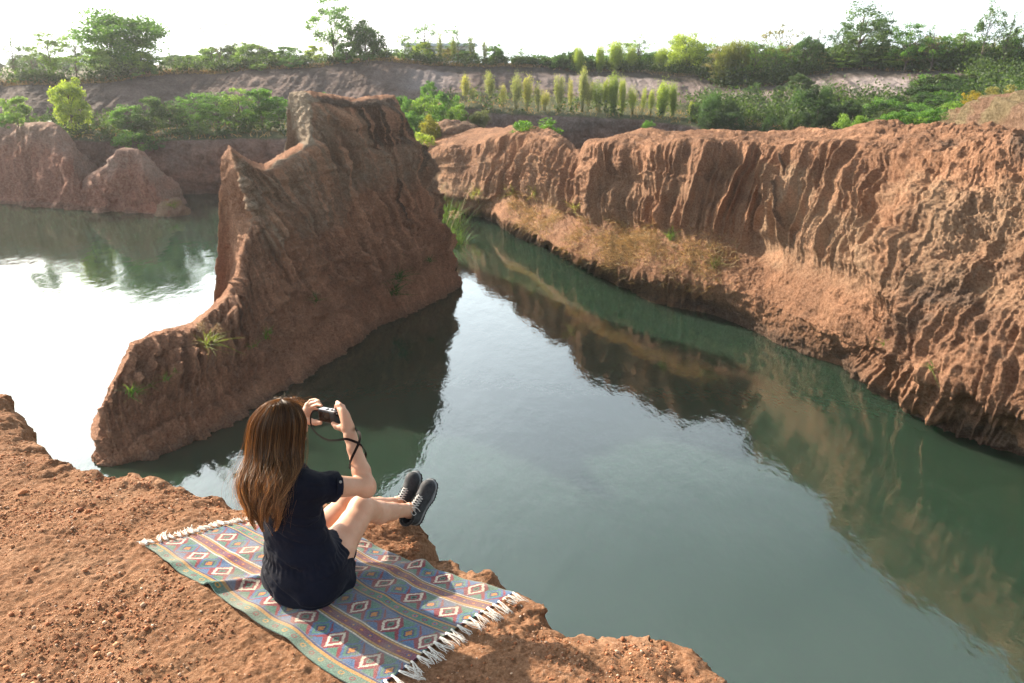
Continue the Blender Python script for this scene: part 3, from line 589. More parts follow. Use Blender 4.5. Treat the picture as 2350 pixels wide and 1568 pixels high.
def rug_colors(u, v):            # woven pattern in metres, lx along, w across
    Lx, W = 1.44, .78
    x = u*Lx; w = v*W; C = np.zeros(u.shape+(3,))
    GRN, GR2, MAR, PUR, BLU, NAV, YEL, WHT, BLK, GRY, ORA, PNK = map(hexc, ('4f7f70','5d8276','8c2f40','7c4258','4a6c98','35466f','c08f4c','e2d6c2','2e2a2c','6f7690','c98240','b8685a'))
    st = .0045; xq = np.round(x/st)*st; wq = np.round(w/st)*st     # stepped edges of a weave
    def put(mask, c): C[mask] = c
    def band(a, b, c): put((w >= a) & (w < b), c)
    def flowers(a, b, per, off, ring, core, alt):
        c0 = (a+b)/2; k = np.floor((x+off)/per); fx = ((x+off)/per-k-.5)*per; r = np.maximum(np.abs(fx)*1.0, np.abs(w-c0)*1.25)+.35*np.minimum(np.abs(fx), np.abs(w-c0)); h = (b-a)*.34
        msk = (w > a) & (w < b); even = (k % 2 == 0)
        put(msk & (r < h), ring); put(msk & (r < h) & ~even, alt); put(msk & (r < h*.55), core)
    def diamonds(a, b, off):
        c0 = (a+b)/2; H = (b-a)/2; half = .092
        k = np.floor((xq+off)/half); fx = (xq+off)-k*half-half/2; fw = wq-c0; even = (k % 2 == 0); msk = (w >= a) & (w < b)
        left = fx+.35*fw < 0
        put(msk & ((even & left) | (~even & ~left)), BLU); put(msk & ((even & ~left) | (~even & left)), GRN)
        put(msk & (fx > -.01) & (fx*.95+np.abs(fw) < H*1.02), MAR); put(msk & (fx < .01) & (fw < 0) & (np.abs(-fw-fx-H*.95) < .012), MAR)
        ad = np.abs(fx)*1.28+np.abs(fw)*1.0
        put(msk & (ad < H*.98) & even, MAR); put(msk & (ad < H*.95) & ~even, BLU)
        put(msk & (ad < H*.70) & ~even, GRN); put(msk & (ad < H*.48) & ~even, NAV); put(msk & (ad < H*.30) & ~even, ORA)
        put(msk & (ad < H*.82) & even, WHT); put(msk & (ad < H*.56) & even, MAR); put(msk & (ad < H*.30) & even, GRN); put(msk & (ad < H*.15) & even, BLK)
        put(msk & (np.abs(w-a) < .005), GRY); put(msk & (np.abs(w-b) < .005), GRY)
    e = .060; d = .128; mb = .070; g = .068
    y = 0; band(0, e, GR2); flowers(.006, e-.018, .055, 0, MAR, GRN, YEL); band(e-.016, e-.004, YEL); band(e-.004, e+.004, NAV); y = e+.004
    diamonds(y, y+d, .02); y += d
    def mband(y):
        band(y, y+.005, WHT); band(y+.005, y+.008, BLK); band(y+.008, y+.018, YEL); band(y+.018, y+mb-.018, PUR); flowers(y+.018, y+mb-.018, .048, .01, MAR, ORA, NAV)
        band(y+mb-.018, y+mb-.008, YEL); band(y+mb-.008, y+mb-.005, BLK); band(y+mb-.005, y+mb, WHT)
    mband(y); y += mb; diamonds(y, y+d, .11); y += d
    band(y, y+.008, NAV); band(y+.008, y+.016, YEL); band(y+.016, y+g-.016, GRN); flowers(y+.016, y+g-.016, .05, .02, MAR, BLU, PNK); band(y+g-.016, y+g-.008, YEL); band(y+g-.008, y+g, NAV); y += g
    diamonds(y, y+d, .19); y += d; mband(y); y += mb; diamonds(y, y+d, .05); y += d
    rest = W-y; band(y, y+.008, NAV); band(y+.008, y+.018, YEL); band(y+.018, W+1, GRN); flowers(y+.018, W-.004, .055, .03, MAR, YEL, BLU)
    band(W-.006, W+1, GR2)
    # worn wool: weft flecks and faded patches
    n = fbm(x*130, w*130, 3, 3); C = C*(1+.75*n)[..., None]
    n2 = np.clip(.20+.6*fbm(x*5, w*9, 7, 3), .03, .45); C = C*(1-n2[..., None])+hexc('a39484')*n2[..., None]
    wf = (np.sin(x*2*np.pi/.0046)*np.sin(w*2*np.pi/.0046)); C = C*(1+.22*wf)[..., None]
    return np.clip(C*.80, 0, 1)
def rug():
    nu, nv = 640, 350
    U, V = np.meshgrid(np.linspace(0, 1, nu), np.linspace(0, 1, nv), indexing='ij')
    XY = rug_xy(U, V); z = rug_z(XY[..., 0], XY[..., 1], U, V)
    P = np.concatenate([XY, z[..., None]], -1); n = nu*nv
    Q = gridq(nu, nv); bot = P.copy(); bot[..., 2] -= .006
    co = np.concatenate([P.reshape(-1, 3), bot.reshape(-1, 3)]); qs = [Q, (Q+n)[:, ::-1]]
    def strip(idx): idx = np.asarray(idx); return np.stack([idx[:-1], idx[1:], idx[1:]+n, idx[:-1]+n], -1)
    qs += [strip(np.arange(nu)*nv)[:, ::-1], strip(np.arange(nu)*nv+nv-1), strip(np.arange(nv)), strip((nu-1)*nv+np.arange(nv))[:, ::-1]]
    m = NT('woven_wool'); c = m.attr('Col')
    h = m.n('ShaderNodeTexVoronoi'); h.inputs['Scale'].default_value = 260; m.l(m.tc.outputs['Object'], h.inputs['Vector'])
    mat = m.fin(c.outputs['Color'], .95, m.bump(h.outputs['Distance'], .0022, 1.0), Specular_IOR_Level=.15, Sheen_Weight=.25)
    c3 = rug_colors(U, V)
    root = empty('rug', (RUGC[0][0], RUGC[0][1], 0))
    tag(root, 'woven wool rug with rows of diamonds and white tasselled ends under the seated woman', 'rug')
    def kid(o): o.parent = root; o.matrix_parent_inverse = Matrix.Translation(-Vector(root.location)); return o
    o = kid(mesh_np('woven_cloth', co, quads=np.concatenate(qs), mat=mat)); cattr(o, 'Col', np.concatenate([c3.reshape(-1, 3)]*2))
    mt = NT('white_cotton'); mw = mt.fin(mt.mix(mt.noise(90, 3), (.74, .70, .64), (.86, .83, .79)), .9, mt.bump(mt.noise(500, 2), .001), Specular_IOR_Level=.15)
    r = np.random.RandomState(5)
    def tassel(p, dirv, L, k):
        mb = []; side = V3(-dirv[1], dirv[0], 0)
        for s in range(9):
            pts = []; bend = r.normal()*.10+k; sp = (s-4)*.0009+r.normal()*.0008; ll = L*r.uniform(.8, 1.08); rise = r.uniform(0, .006)
            for q in range(8):
                t = q/7; off = sp*(1.0 if q < 2 else 1+t*2.6)+bend*L*t*t*.6+.004*math.sin(t*9+s)*t
                c = p+dirv*(ll*t)+side*off; g = ground_low(np.array([c[0]]), np.array([c[1]]))[0]
                zz = g+.011+rise*math.sin(t*math.pi)+(1-t)*.006; pts.append((c[0], c[1], zz+(.004 if s % 2 else 0)))
            mb.append((pts, [.00115-.0004*(q/7) for q in range(8)]))
        kc = p+dirv*.010; mb.append(([(kc[0]-dirv[0]*.006, kc[1]-dirv[1]*.006, pts[0][2]), (kc[0], kc[1], pts[0][2]+.002), (kc[0]+dirv[0]*.007, kc[1]+dirv[1]*.007, pts[0][2])], [.0026, .0038, .0026]))
        return tubes('tassel', mb, mw, 5)
    for end, cnt in ((1.0, 25), (0.0, 22)):
        for i in range(cnt):
            v = (i+.5)/cnt if end else (i+.3)/cnt*.9
            q = rug_xy(np.array([end]), np.array([v]))[0]; q2 = rug_xy(np.array([end-.02 if end else .02]), np.array([v]))[0]
            dv = nrm([q[0]-q2[0], q[1]-q2[1], 0]); a = r.normal()*.16+(-.22 if end else .1); dv = V3(dv[0]*math.cos(a)-dv[1]*math.sin(a), dv[0]*math.sin(a)+dv[1]*math.cos(a), 0)
            kid(tassel(V3(q[0], q[1], 0), dv, r.uniform(.070, .095) if end else r.uniform(.05, .07), r.normal()*.22 if end else r.normal()*.7))
rug()
# ------------------------------------------------------------------ solid shapes from distance fields
import openvdb
class Field:
    def __init__(s, lo, hi, h):
        s.lo = np.array(lo, float); s.h = h; s.n = np.ceil((np.array(hi)-s.lo)/h).astype(int)+1
        s.d = np.full(s.n, .12, np.float32)
    def box(s, lo, hi):
        a = np.clip(np.floor((np.asarray(lo)-s.lo)/s.h).astype(int), 0, s.n); b = np.clip(np.ceil((np.asarray(hi)-s.lo)/s.h).astype(int)+1, 0, s.n)
        if np.any(b <= a): return None
        g = [s.lo[k]+s.h*np.arange(a[k], b[k]) for k in range(3)]
        return tuple(slice(a[k], b[k]) for k in range(3)), np.stack(np.meshgrid(*g, indexing='ij'), -1).astype(np.float32)
    def put(s, lo, hi, fn, k=.02, op='u'):
        r = s.box(np.minimum(lo, hi), np.maximum(lo, hi))
        if r is None: return
        sl, P = r; b = fn(P).astype(np.float32); a = s.d[sl]
        if op == 'u':
            if k > 0: hh = np.clip(.5+.5*(b-a)/k, 0, 1); s.d[sl] = b+(a-b)*hh-k*hh*(1-hh)
            else: s.d[sl] = np.minimum(a, b)
        elif op == 's':
            if k > 0: hh = np.clip(.5-.5*(b+a)/k, 0, 1); s.d[sl] = a+(-b-a)*hh+k*hh*(1-hh)
            else: s.d[sl] = np.maximum(a, -b)
        elif op == 'i': s.d[sl] = np.maximum(a, b)
    def cap(s, a, b, ra, rb=None, k=.02, op='u', m=.05):
        a = np.asarray(a, float); b = np.asarray(b, float); rb = ra if rb is None else rb; e = b-a; L = max(e@e, 1e-12); R = max(ra, rb)+m
        def f(P):
            q = P-a; t = np.clip((q@e)/L, 0, 1); return np.linalg.norm(q-t[..., None]*e, axis=-1)-(ra+(rb-ra)*t)
        s.put(np.minimum(a, b)-R, np.maximum(a, b)+R, f, k, op)
    def chain(s, pts, rad, k=.02, m=.05, op='u'):
        for i in range(len(pts)-1): s.cap(pts[i], pts[i+1], rad[i], rad[i+1], k if i == 0 else min(k, .012), op, m)
    def ell(s, c, M, r, k=.02, op='u', m=.05):       # M rows = local axes
        c = np.asarray(c, float); M = np.asarray(M, float); r = np.asarray(r, float)
        def f(P):
            q = (P-c)@M.T; k0 = np.linalg.norm(q/r, axis=-1); k1 = np.linalg.norm(q/(r*r), axis=-1)+1e-9; return k0*(k0-1)/k1
        R = r.max()+m; s.put(c-R, c+R, f, k, op)
    def tri(s, a, b, c, r, k=.02, m=.05):
        a, b, c = (np.asarray(x, float) for x in (a, b, c))
        def f(P):
            ba, cb, ac = b-a, c-b, a-c; n = np.cross(ba, ac); pa, pb, pc = P-a, P-b, P-c
            cr = lambda e: np.cross(e, n)
            ins = np.sign(pa@cr(ba))+np.sign(pb@cr(cb))+np.sign(pc@cr(ac))
            seg = lambda p, e: ((p-np.clip((p@e)/(e@e), 0, 1)[..., None]*e)**2).sum(-1)
            d1 = np.minimum(np.minimum(seg(pa, ba), seg(pb, cb)), seg(pc, ac)); d2 = (pa@n)**2/(n@n)
            return np.sqrt(np.where(ins < 2, d1, d2))-r
        lo = np.minimum(np.minimum(a, b), c)-r-m; hi = np.maximum(np.maximum(a, b), c)+r+m; s.put(lo, hi, f, k)
    def mesh(s, name, mat, parent=None, smooth=1, warp=None):
        d = s.d
        for _ in range(smooth):
            e = d.copy()
            for ax in range(3):
                e = (np.roll(e, 1, ax)+2*e+np.roll(e, -1, ax))/4
            d = e
        d[0] = d[-1] = .1; d[:, 0] = d[:, -1] = .1; d[:, :, 0] = d[:, :, -1] = .1
        g = openvdb.FloatGrid(.12); g.copyFromArray(np.ascontiguousarray(d), tolerance=0.0); p, q = g.convertToQuads(isovalue=0.0)
        co = p*s.h+s.lo
        return mesh_np(name, co, quads=q[:, ::-1], mat=mat, parent=parent)

# ------------------------------------------------------------------ the seated woman
f_ = nrm([.60, .80, 0]); r_ = nrm([.80, -.60, 0]); u_ = V3(0, 0, 1)
J = dict(
    pel=V3(-.815, 2.69, .115), waist=V3(-.835, 2.685, .245), chest=V3(-.862, 2.705, .385), neck=V3(-.878, 2.755, .53), head=V3(-.886, 2.80, .655),
    rsh=V3(-.757, 2.665, .478), lsh=V3(-.985, 2.80, .478), rel=aty(366, 486.5, 2.82), rwr=aty(350.5, 436.5, 2.93), lel=V3(-.975, 3.0, .40), lwr=aty(300.5, 424, 3.03),
    rhip=V3(-.755, 2.64, .105), lhip=V3(-.885, 2.735, .105), rkn=aty(361.5, 509.5, 2.98), lkn=aty(346, 506, 3.06), ran=aty(409.5, 510.5, 3.29), lan=aty(398.5, 504, 3.36))
def hnd(px, py, y): return aty(px, py, y)
def body():
    m = NT('skin')
    n = m.noise(9, 4, .6); col = m.mix(m.ramp(n, .35, .65), (.52, .28, .18), (.60, .35, .24)); col = m.mix(m.ramp(m.noise(60, 3), .45, .6, 0, .12), col, (.62, .24, .16))
    mat = m.fin(col, .48, m.bump(m.noise(420, 3), .0006, .6), Specular_IOR_Level=.4, Subsurface_Weight=.10, Subsurface_Scale=.02)
    m.b.inputs['Subsurface Radius'].default_value = (1, .3, .15)
    F = Field((-1.16, 2.48, -.16), (-.28, 3.56, .82), .0032)
    j = J
    # trunk (under the dress), neck, head
    F.chain([j['pel'], j['waist'], j['chest'], j['neck']-u_*.04], [.11, .085, .095, .06], .06)
    F.cap(j['rsh'], j['lsh'], .045, .045, .05); F.cap(j['rhip'], j['lhip'], .09, .09, .05)
    F.cap(j['neck']-u_*.05, j['head']-u_*.03, .045, .045, .03)
    hf = nrm(f_+V3(0, 0, -.12)); hu = nrm(np.cross(r_, hf)); hM = np.array([r_, hf, hu]); H = j['head']
    F.ell(H+hu*.02, hM, (.072, .092, .090), .02); F.ell(H+hf*.035-hu*.050, hM, (.052, .055, .060), .03)       # skull, jaw
    L = lambda a, b, c: H+r_*a+hf*b+hu*c
    F.chain([L(0, .088, .012), L(0, .102, -.018), L(0, .100, -.030)], [.009, .011, .009], .014)               # nose
    F.cap(L(-.012, .098, -.028), L(.012, .098, -.028), .0075, .0075, .008)
    F.cap(L(-.018, .088, -.056), L(.018, .088, -.056), .0065, .0065, .008); F.cap(L(-.015, .087, -.064), L(.015, .087, -.064), .0065, .0065, .006)
    F.cap(L(-.03, .084, .024), L(-.012, .090, .024), .008, .008, .012); F.cap(L(.03, .084, .024), L(.012, .090, .024), .008, .008, .012)
    for s_ in (-1, 1):
        F.ell(L(s_*.028, .090, .006), hM, (.016, .012, .010), .008, 's'); F.ell(L(s_*.028, .078, .006), hM, (.012, .012, .012), .003)
        F.ell(L(s_*.073, -.005, -.012), hM, (.009, .018, .030), .006)
    F.ell(L(0, .078, -.092), hM, (.02, .018, .016), .02)
    # arms
    def arm(sh, el, wr):
        mid = sh+(el-sh)*.4; F.chain([sh, mid, el], [.047, .044, .0335], .02)
        F.chain([el, el+(wr-el)*.30, el+(wr-el)*.75, wr], [.0345, .0365, .0275, .0245], .02)
    arm(j['rsh'], j['rel'], j['rwr']); arm(j['lsh'], j['lel'], j['lwr'])
    e = j['rel']; F.cap(e+V3(.006, -.012, -.010), e+V3(.004, -.008, .012), .026, .026, .03)
    # legs: thigh, knee cap, calf behind the shin line, ankle
    for hp, kn, an in (('rhip', 'rkn', 'ran'), ('lhip', 'lkn', 'lan')):
        A, B, C2 = j[hp], j[kn], j[an]; t = B-A
        F.chain([A, A+t*.35-u_*.004, A+t*.8-u_*.004, B], [.082, .077, .058, .051], .04)
        s2 = C2-B; back = nrm(np.cross(np.cross(s2, u_), s2))*-1
        F.chain([B, B+s2*.16+back*.004, B+s2*.36+back*.012, B+s2*.62+back*.006, B+s2*.85, C2], [.050, .048, .050, .040, .030, .031], .03)
        F.cap(B+u_*.012-s2*.01, B+u_*.008+s2*.09, .040, .034, .03)
        F.ell(C2+s2*.02, np.eye(3), (.033, .033, .033), .02)
        F.cap(C2, C2+s2*.10, .030, .03, .02)                                                             # into the boot
    # right hand: palm edge-on over the camera end, fingers curled forward over it
    w = j['rwr']; pc = hnd(345.8, 419.5, 2.965)
    kn = [hnd(339.3, 408.8, 2.995), hnd(342.6, 408.8, 2.975), hnd(345.4, 412.2, 2.965), hnd(346.6, 416.0, 2.96)]
    F.cap(w, w+(pc-w)*.5, .0235, .0225, .015)
    for q, rr in zip(kn, (.0120, .0125, .0120, .011)):
        F.cap(w+(pc-w)*.55, q+(pc-q)*.12, .019, rr, .014)
    fing = [[kn[0]+V3(0,0,.0), hnd(336.6, 405.6, 3.01), hnd(335.4, 410.5, 3.045), hnd(335.2, 414, 3.06)],
            [kn[1], hnd(340.2, 404.6, 2.99), hnd(337.4, 402.4, 3.03), hnd(337.0, 404.6, 3.06)],
            [kn[2], hnd(343.2, 406.3, 2.99), hnd(340.0, 405.0, 3.03), hnd(338.8, 407.5, 3.06)],
            [kn[3], hnd(345.2, 410.5, 2.985), hnd(342.3, 409.0, 3.03), hnd(340.8, 411.5, 3.055)]]
    for g, r0 in zip(fing, (.0080, .0080, .0076, .0066)): F.chain(g, [r0*1.05, r0, r0*.92, r0*.82], .003)
    F.chain([w+(pc-w)*.35, hnd(341.2, 427.6, 2.96), hnd(336.8, 426.6, 2.975), hnd(333.2, 423.6, 2.985)], [.015, .012, .0105, .009], .012)
    # left hand: palm behind the other end, fingers over the top edge, thumb under
    w = j['lwr']; pc = hnd(306.2, 414.5, 3.05)
    kn = [hnd(307.6, 404.6, 3.075), hnd(307.4, 407.3, 3.065), hnd(307.6, 410.6, 3.055), hnd(308.4, 413.6, 3.05)]
    F.cap(w, pc, .0235, .021, .015)
    for q in kn: F.cap(w+(pc-w)*.6, q, .018, .0115, .013)
    fing = [[kn[0], hnd(310.4, 400.6, 3.08), hnd(315.0, 399.6, 3.075), hnd(318.9, 401.0, 3.06)],
            [kn[1], hnd(311.4, 403.2, 3.07), hnd(316.4, 402.0, 3.06), hnd(320.3, 403.8, 3.05)],
            [kn[2], hnd(312.2, 406.6, 3.06), hnd(317.0, 404.9, 3.045), hnd(321.4, 405.6, 3.03)],
            [kn[3], hnd(311.4, 409.6, 3.07), hnd(314.6, 408.4, 3.08), hnd(317.2, 409.2, 3.09)]]
    for g, r0 in zip(fing, (.0066, .0068, .0068, .0060)): F.chain(g, [r0*1.05, r0, r0*.94, r0*.84], .002)
    F.chain([hnd(305.4, 419.6, 3.03), hnd(310.6, 421.6, 3.02), hnd(315.8, 422.6, 3.01), hnd(320.4, 422.9, 3.0)], [.014, .0115, .0100, .0085], .012)
    return F.mesh('body', mat, smooth=0)

def dress(parent):
    m = NT('navy_cotton')
    col = m.mix(m.ramp(m.noise(6, 4), .35, .65), (.0030, .0040, .0110), (.0055, .0072, .0180))
    wv = m.noise(600, 2); mat = m.fin(col, .82, m.bump(m.noise(34, 5, .6), .004, .9, m.bump(wv, .0008, .6)), Specular_IOR_Level=.15, Sheen_Weight=.03)
    F = Field((-1.14, 2.46, -.03), (-.50, 3.06, .58), .0034); j = J
    ax = np.array([r_, f_, u_])
    def ring(c, rr, rf, ru, k=.06): F.ell(c, ax, (rr, rf, ru), k)
    ring(j['chest']+u_*.035, .150, .108, .115); ring(j['chest']-u_*.06, .136, .102, .11); ring(j['waist']+u_*.02-f_*.006, .126, .098, .09)
    ring(j['neck']-u_*.05, .105, .070, .05, .05); F.cap(j['rsh']-u_*.006, j['lsh']-u_*.006, .050, .050, .03)
    # blouse bulging over the gathered waist, then the seat of the skirt
    hipc = j['pel']-f_*.012; ring(j['waist']-u_*.045, .140, .112, .06, .05); ring(hipc+u_*.015, .172, .138, .125, .05); ring(hipc-u_*.055-f_*.01, .185, .140, .075, .06)
    # skirt over the right thigh: a cloth fan from the hip to a hem that falls to the rug
    top = aty(348.5, 526, 2.86); mid = aty(353, 545.5, 2.80); bot = aty(343, 584, 2.70); hipr = j['rhip']+u_*.06-f_*.02; base = V3(-.80, 2.58, .03)
    belly = j['waist']+r_*.045+f_*.055-u_*.06
    ext = nrm(j['rkn']-j['rhip'])*.03; T1, M1, B1 = top+ext, mid+ext, bot+ext*.8
    F.tri(belly, hipr, T1, .022, .04); F.tri(hipr, T1, M1, .022, .03); F.tri(hipr, M1, B1, .026, .035); F.tri(hipr, B1, base, .048, .05)
    F.cap(j['rhip'], j['rhip']+(j['rkn']-j['rhip'])*.28, .094, .080, .03)
    lt = j['lhip']+(j['lkn']-j['lhip'])*.40; F.cap(j['lhip'], lt, .098, .084, .05)
    # sleeves
    for sh, el in (('rsh', 'rel'), ('lsh', 'lel')):
        A, B = j[sh], j[el]; F.cap(A-(B-A)*.02-u_*.006, A+(B-A)*.40, .056, .056, .03)
        d = nrm(B-A); e = A+(B-A)*.415
        F.cap(e-d*.028, e, .0605, .0600, .004, m=.02)
    # cloth folds
    lo = F.lo; r = F.box(F.lo, F.lo+F.h*F.n)
    sl, P = r; near = np.abs(F.d) < .05; Q = P[near]; q = Q-j['pel']; a = q@r_; b = q@f_; c = q[..., 2]
    ang = np.arctan2(a, -b)
    D = .010*fbm(a*9+c*5, b*8, c*7, 3)
    D += .0075*np.maximum(0, fbm(a*6-c*16+3, b*5, c*13+a*11, 3)+.12)                                  # diagonal drags
    wz = (J['waist'][2]-.065-J['pel'][2]); D -= .0050*np.exp(-((c-wz-.02*a)/.016)**2)*((np.abs(a) < .17))
    D += .0020*np.sin(ang*38+6*fbm(a*7, c*7))*np.exp(-((c-wz)/.026)**2)                               # gathers
    D += .0045*np.cos(ang*7+c*14+4*fbm(a*4, b*4, c*4))*sstep(-.0, -.09, c-.02)*.8
    D -= .006*np.exp(-(fbm(a*4+c*7, b*3+c*5, 2.2, 2)/.05)**2)
    F.d[near] -= D.astype(np.float32)
    # open ends: sleeve mouths, neck, hem; flat cut at the hem and the cuffs
    for sh, el in (('rsh', 'rel'), ('lsh', 'lel')):
        A, B = j[sh], j[el]; d = nrm(B-A); e = A+(B-A)*.415
        F.put(e-.13, e+.13, lambda P: np.maximum(-((P-e)@d), np.linalg.norm(P-(e+d*.05), axis=-1)-.10), .0, 's')
        F.cap(e-d*.016, e+d*.03, .047, .053, .0, 's', m=.02)
    pnv = nrm(np.cross(mid-top, bot-top)); pnv = pnv if pnv@(j['rkn']-j['rhip']) > 0 else -pnv
    F.put(F.lo, F.lo+F.h*F.n, lambda P: np.maximum(-((P-mid)@pnv), -((P-j['pel'])@r_-.012)), 0, 's')
    A, B = j['lhip'], j['lkn']; d = nrm(B-A); e2 = A+(B-A)*.44
    F.put(F.lo, F.lo+F.h*F.n, lambda P: np.maximum(-((P-e2)@d), ((P-j['pel'])@r_-.012)), 0, 's')
    for hp, kn, t0 in (('rhip', 'rkn', .40), ('lhip', 'lkn', .34)):
        A, B = j[hp], j[kn]; F.chain([A+(B-A)*t0, A+(B-A)*.8, B], [.074, .062, .056], .004, op='s', m=.02)
    gz = lambda P: P[..., 2]-(ground_low(P[:, :, 0, 0].astype(float), P[:, :, 0, 1].astype(float))+.012)[:, :, None]
    F.put(F.lo, F.lo+F.h*F.n, gz, 0, 's')
    o = F.mesh('dress', mat, parent, smooth=1)
    return o, mat
def band(name, pts, w, t, nrmv, mat, parent=None, closed=False):
    """flat strap of width w and thickness t along pts; nrmv = vector(s) the flat side faces"""
    P = np.asarray(pts, float); T = np.gradient(P, axis=0); T /= np.linalg.norm(T, axis=1)[:, None]
    Nv = np.broadcast_to(np.asarray(nrmv, float), P.shape); S = np.cross(T, Nv); S /= np.linalg.norm(S, axis=1)[:, None]; U = np.cross(S, T)
    co = np.stack([P+S*w/2+U*t/2, P-S*w/2+U*t/2, P-S*w/2-U*t/2, P+S*w/2-U*t/2], 1).reshape(-1, 3); n = len(P)
    i = np.arange(n-1)[:, None]*4; j = np.arange(4)[None]; k = (j+1) % 4
    q = np.stack([i+j, i+4+j, i+4+k, i+k], -1).reshape(-1, 4)
    q = np.concatenate([q, [[0, 1, 2, 3], [4*n-1, 4*n-2, 4*n-3, 4*n-4]]])
    return mesh_np(name, co, quads=q, mat=mat, parent=parent, smooth=False)
def spl(pts, n=60): P = np.asarray(pts, float); return catmull(P, np.linspace(0, len(P)-1, n))

def boots(parent):
    ml = NT('grey_nubuck'); up = ml.fin(ml.mix(ml.ramp(ml.noise(40, 5, .6), .35, .65), (.020, .022, .027), (.045, .047, .053)), .75, ml.bump(ml.noise(300, 3), .001), Specular_IOR_Level=.3)
    mk = NT('black_rubber'); so = mk.fin((.010, .010, .011), .75, mk.bump(mk.noise(200, 3), .001))
    mg = NT('grey_foam'); mi = mg.fin((.20, .21, .22), .7)
    mp_ = NT('black_padding'); co_ = mp_.fin((.006, .006, .007), .95, Sheen_Weight=.3)
    mw = NT('lace_white'); la = mw.fin((.48, .47, .46), .85)
    I3 = np.eye(3); rr = np.random.RandomState(4)
    def make():
        parts = []
        F = Field((-.07, -.03, -.01), (.07, .30, .20), .0030)
        F.chain([(0, .040, .052), (0, .10, .055), (0, .165, .048), (0, .215, .044)], [.036, .037, .040, .036], .02)
        F.chain([(0, .055, .09), (0, .11, .080), (0, .165, .058)], [.036, .031, .030], .02); F.ell((0, .215, .045), I3, (.041, .042, .036), .02)
        F.cap((0, .050, .06), (0, .046, .125), .037, .040, .02)
        F.put((-.2, -.2, -.1), (.2, .4, .3), lambda P: P[..., 2]-.020, 0, 's'); F.cap((0, .046, .112), (0, .044, .20), .029, .033, 0, 's')
        F.put((-.2, -.2, -.1), (.2, .4, .3), lambda P: -(P[..., 2]-.132+.25*(P[..., 1]-.045)), 0, 's')
        P = None; up_o = F.mesh('boot', up, None); parts.append(up_o)
        def foot2(P, g):
            c = [(0, .036, .034), (0, .10, .031), (.003, .170, .043), (.001, .222, .038)]; d = np.full(P.shape[:-1], 9.)
            for a, b in zip(c[:-1], c[1:]):
                ax, ay = b[0]-a[0], b[1]-a[1]; t = np.clip(((P[..., 0]-a[0])*ax+(P[..., 1]-a[1])*ay)/(ax*ax+ay*ay), 0, 1)
                d = np.minimum(d, np.hypot(P[..., 0]-a[0]-ax*t, P[..., 1]-a[1]-ay*t)-(a[2]+(b[2]-a[2])*t)-g)
            return d
        G = Field((-.07, -.03, -.02), (.07, .30, .06), .0030)
        rise = lambda P: .010*sstep(.18, .27, P[..., 1])
        G.put((-.1, -.1, -.1), (.1, .3, .1), lambda P: np.maximum(foot2(P, .006-.004*(np.sin(P[..., 1]*2*np.pi/.017) > .35)*(P[..., 2]-rise(P) < .009)), np.abs(P[..., 2]-rise(P)-.006)-.007), 0); parts.append(G.mesh('sole', so, None, 0))
        G = Field((-.07, -.03, -.02), (.07, .30, .07), .0030)
        G.put((-.1, -.1, -.1), (.1, .3, .1), lambda P: np.maximum(foot2(P, .004), np.abs(P[..., 2]-rise(P)-.021-.008*sstep(.09, .0, P[..., 1]))-.009), 0); parts.append(G.mesh('midsole', mi, None))
        ring = [(.036*math.cos(a), .045+.040*math.sin(a), .130-.010*math.sin(a)) for a in np.linspace(0, 2*np.pi, 25)]
        tongue = [(0, .085, .105), (0, .083, .125), (0, .088, .143)]
        parts.append(tubes('collar', [(ring, .0085), (tongue, [.016, .015, .010])], co_, 8))
        it = []
        for k in range(6):
            y0 = .096+.0125*k; z0 = .124-.0058*k; w0 = .021; up2 = .0030
            it.append(([(-w0, y0, z0-.009), (-w0*.5, y0+.004, z0-.0), (w0*.45, y0+.009, z0-.003), (w0, y0+.0125, z0-.014)], .0021))
            it.append(([(w0, y0, z0-.009), (w0*.5, y0+.004, z0+.002), (-w0*.45, y0+.009, z0-.001), (-w0, y0+.0125, z0-.014)], .0021))
        b = (0, .094, .130)
        for s_ in (-1, 1):
            loop = spl([b, (s_*.018, .082, .145), (s_*.034, .074, .140), (s_*.036, .084, .124), (s_*.016, .094, .128), b], 24); it.append((loop, .0021))
            it.append((spl([b, (s_*.010, .108, .140), (s_*.030, .112, .128), (s_*.046, .100, .108)], 16), .0021))
        parts.append(tubes('laces', it, la, 6))
        hk = []
        for s_ in (-1, 1):
            for k in range(5): y0 = .100+.0145*k; z0 = .112-.0068*k; hk.append(([(s_*.027, y0, z0), (s_*.033, y0, z0+.002)], .0032))
        for h1 in hk: parts.append(tubes('lace_hook', [h1], so, 6))
        return parts
    for q, (kn, an, roll) in enumerate((('rkn', 'ran', .10), ('lkn', 'lan', -.12))):
        s_ = nrm(J[an]-J[kn]); upv = -nrm(s_+V3(0, 0, .28)); fw = nrm(u_-upv*(u_@upv)); fw = nrm(fw+r_*(roll+.12)+s_*.30); lat = np.cross(fw, upv); upv = np.cross(lat, fw)
        M = np.stack([lat, fw, upv], 1); O = J[an]-fw*.050-upv*.080+r_*.012-u_*.022; M = M*.90
        T = Matrix([list(M[0])+[O[0]], list(M[1])+[O[1]], list(M[2])+[O[2]], [0, 0, 0, 1]])
        ps = make() if q == 0 else None
        if q == 0: first = ps
        else:
            ps = []
            for o in first: c = o.copy(); COL.objects.link(c); ps.append(c)
        b = ps[0]; b.parent = parent; b.matrix_local = T
        for o in ps[1:]:
            o.parent = b; o.matrix_parent_inverse = Matrix.Identity(4); o.matrix_local = Matrix.Identity(4)

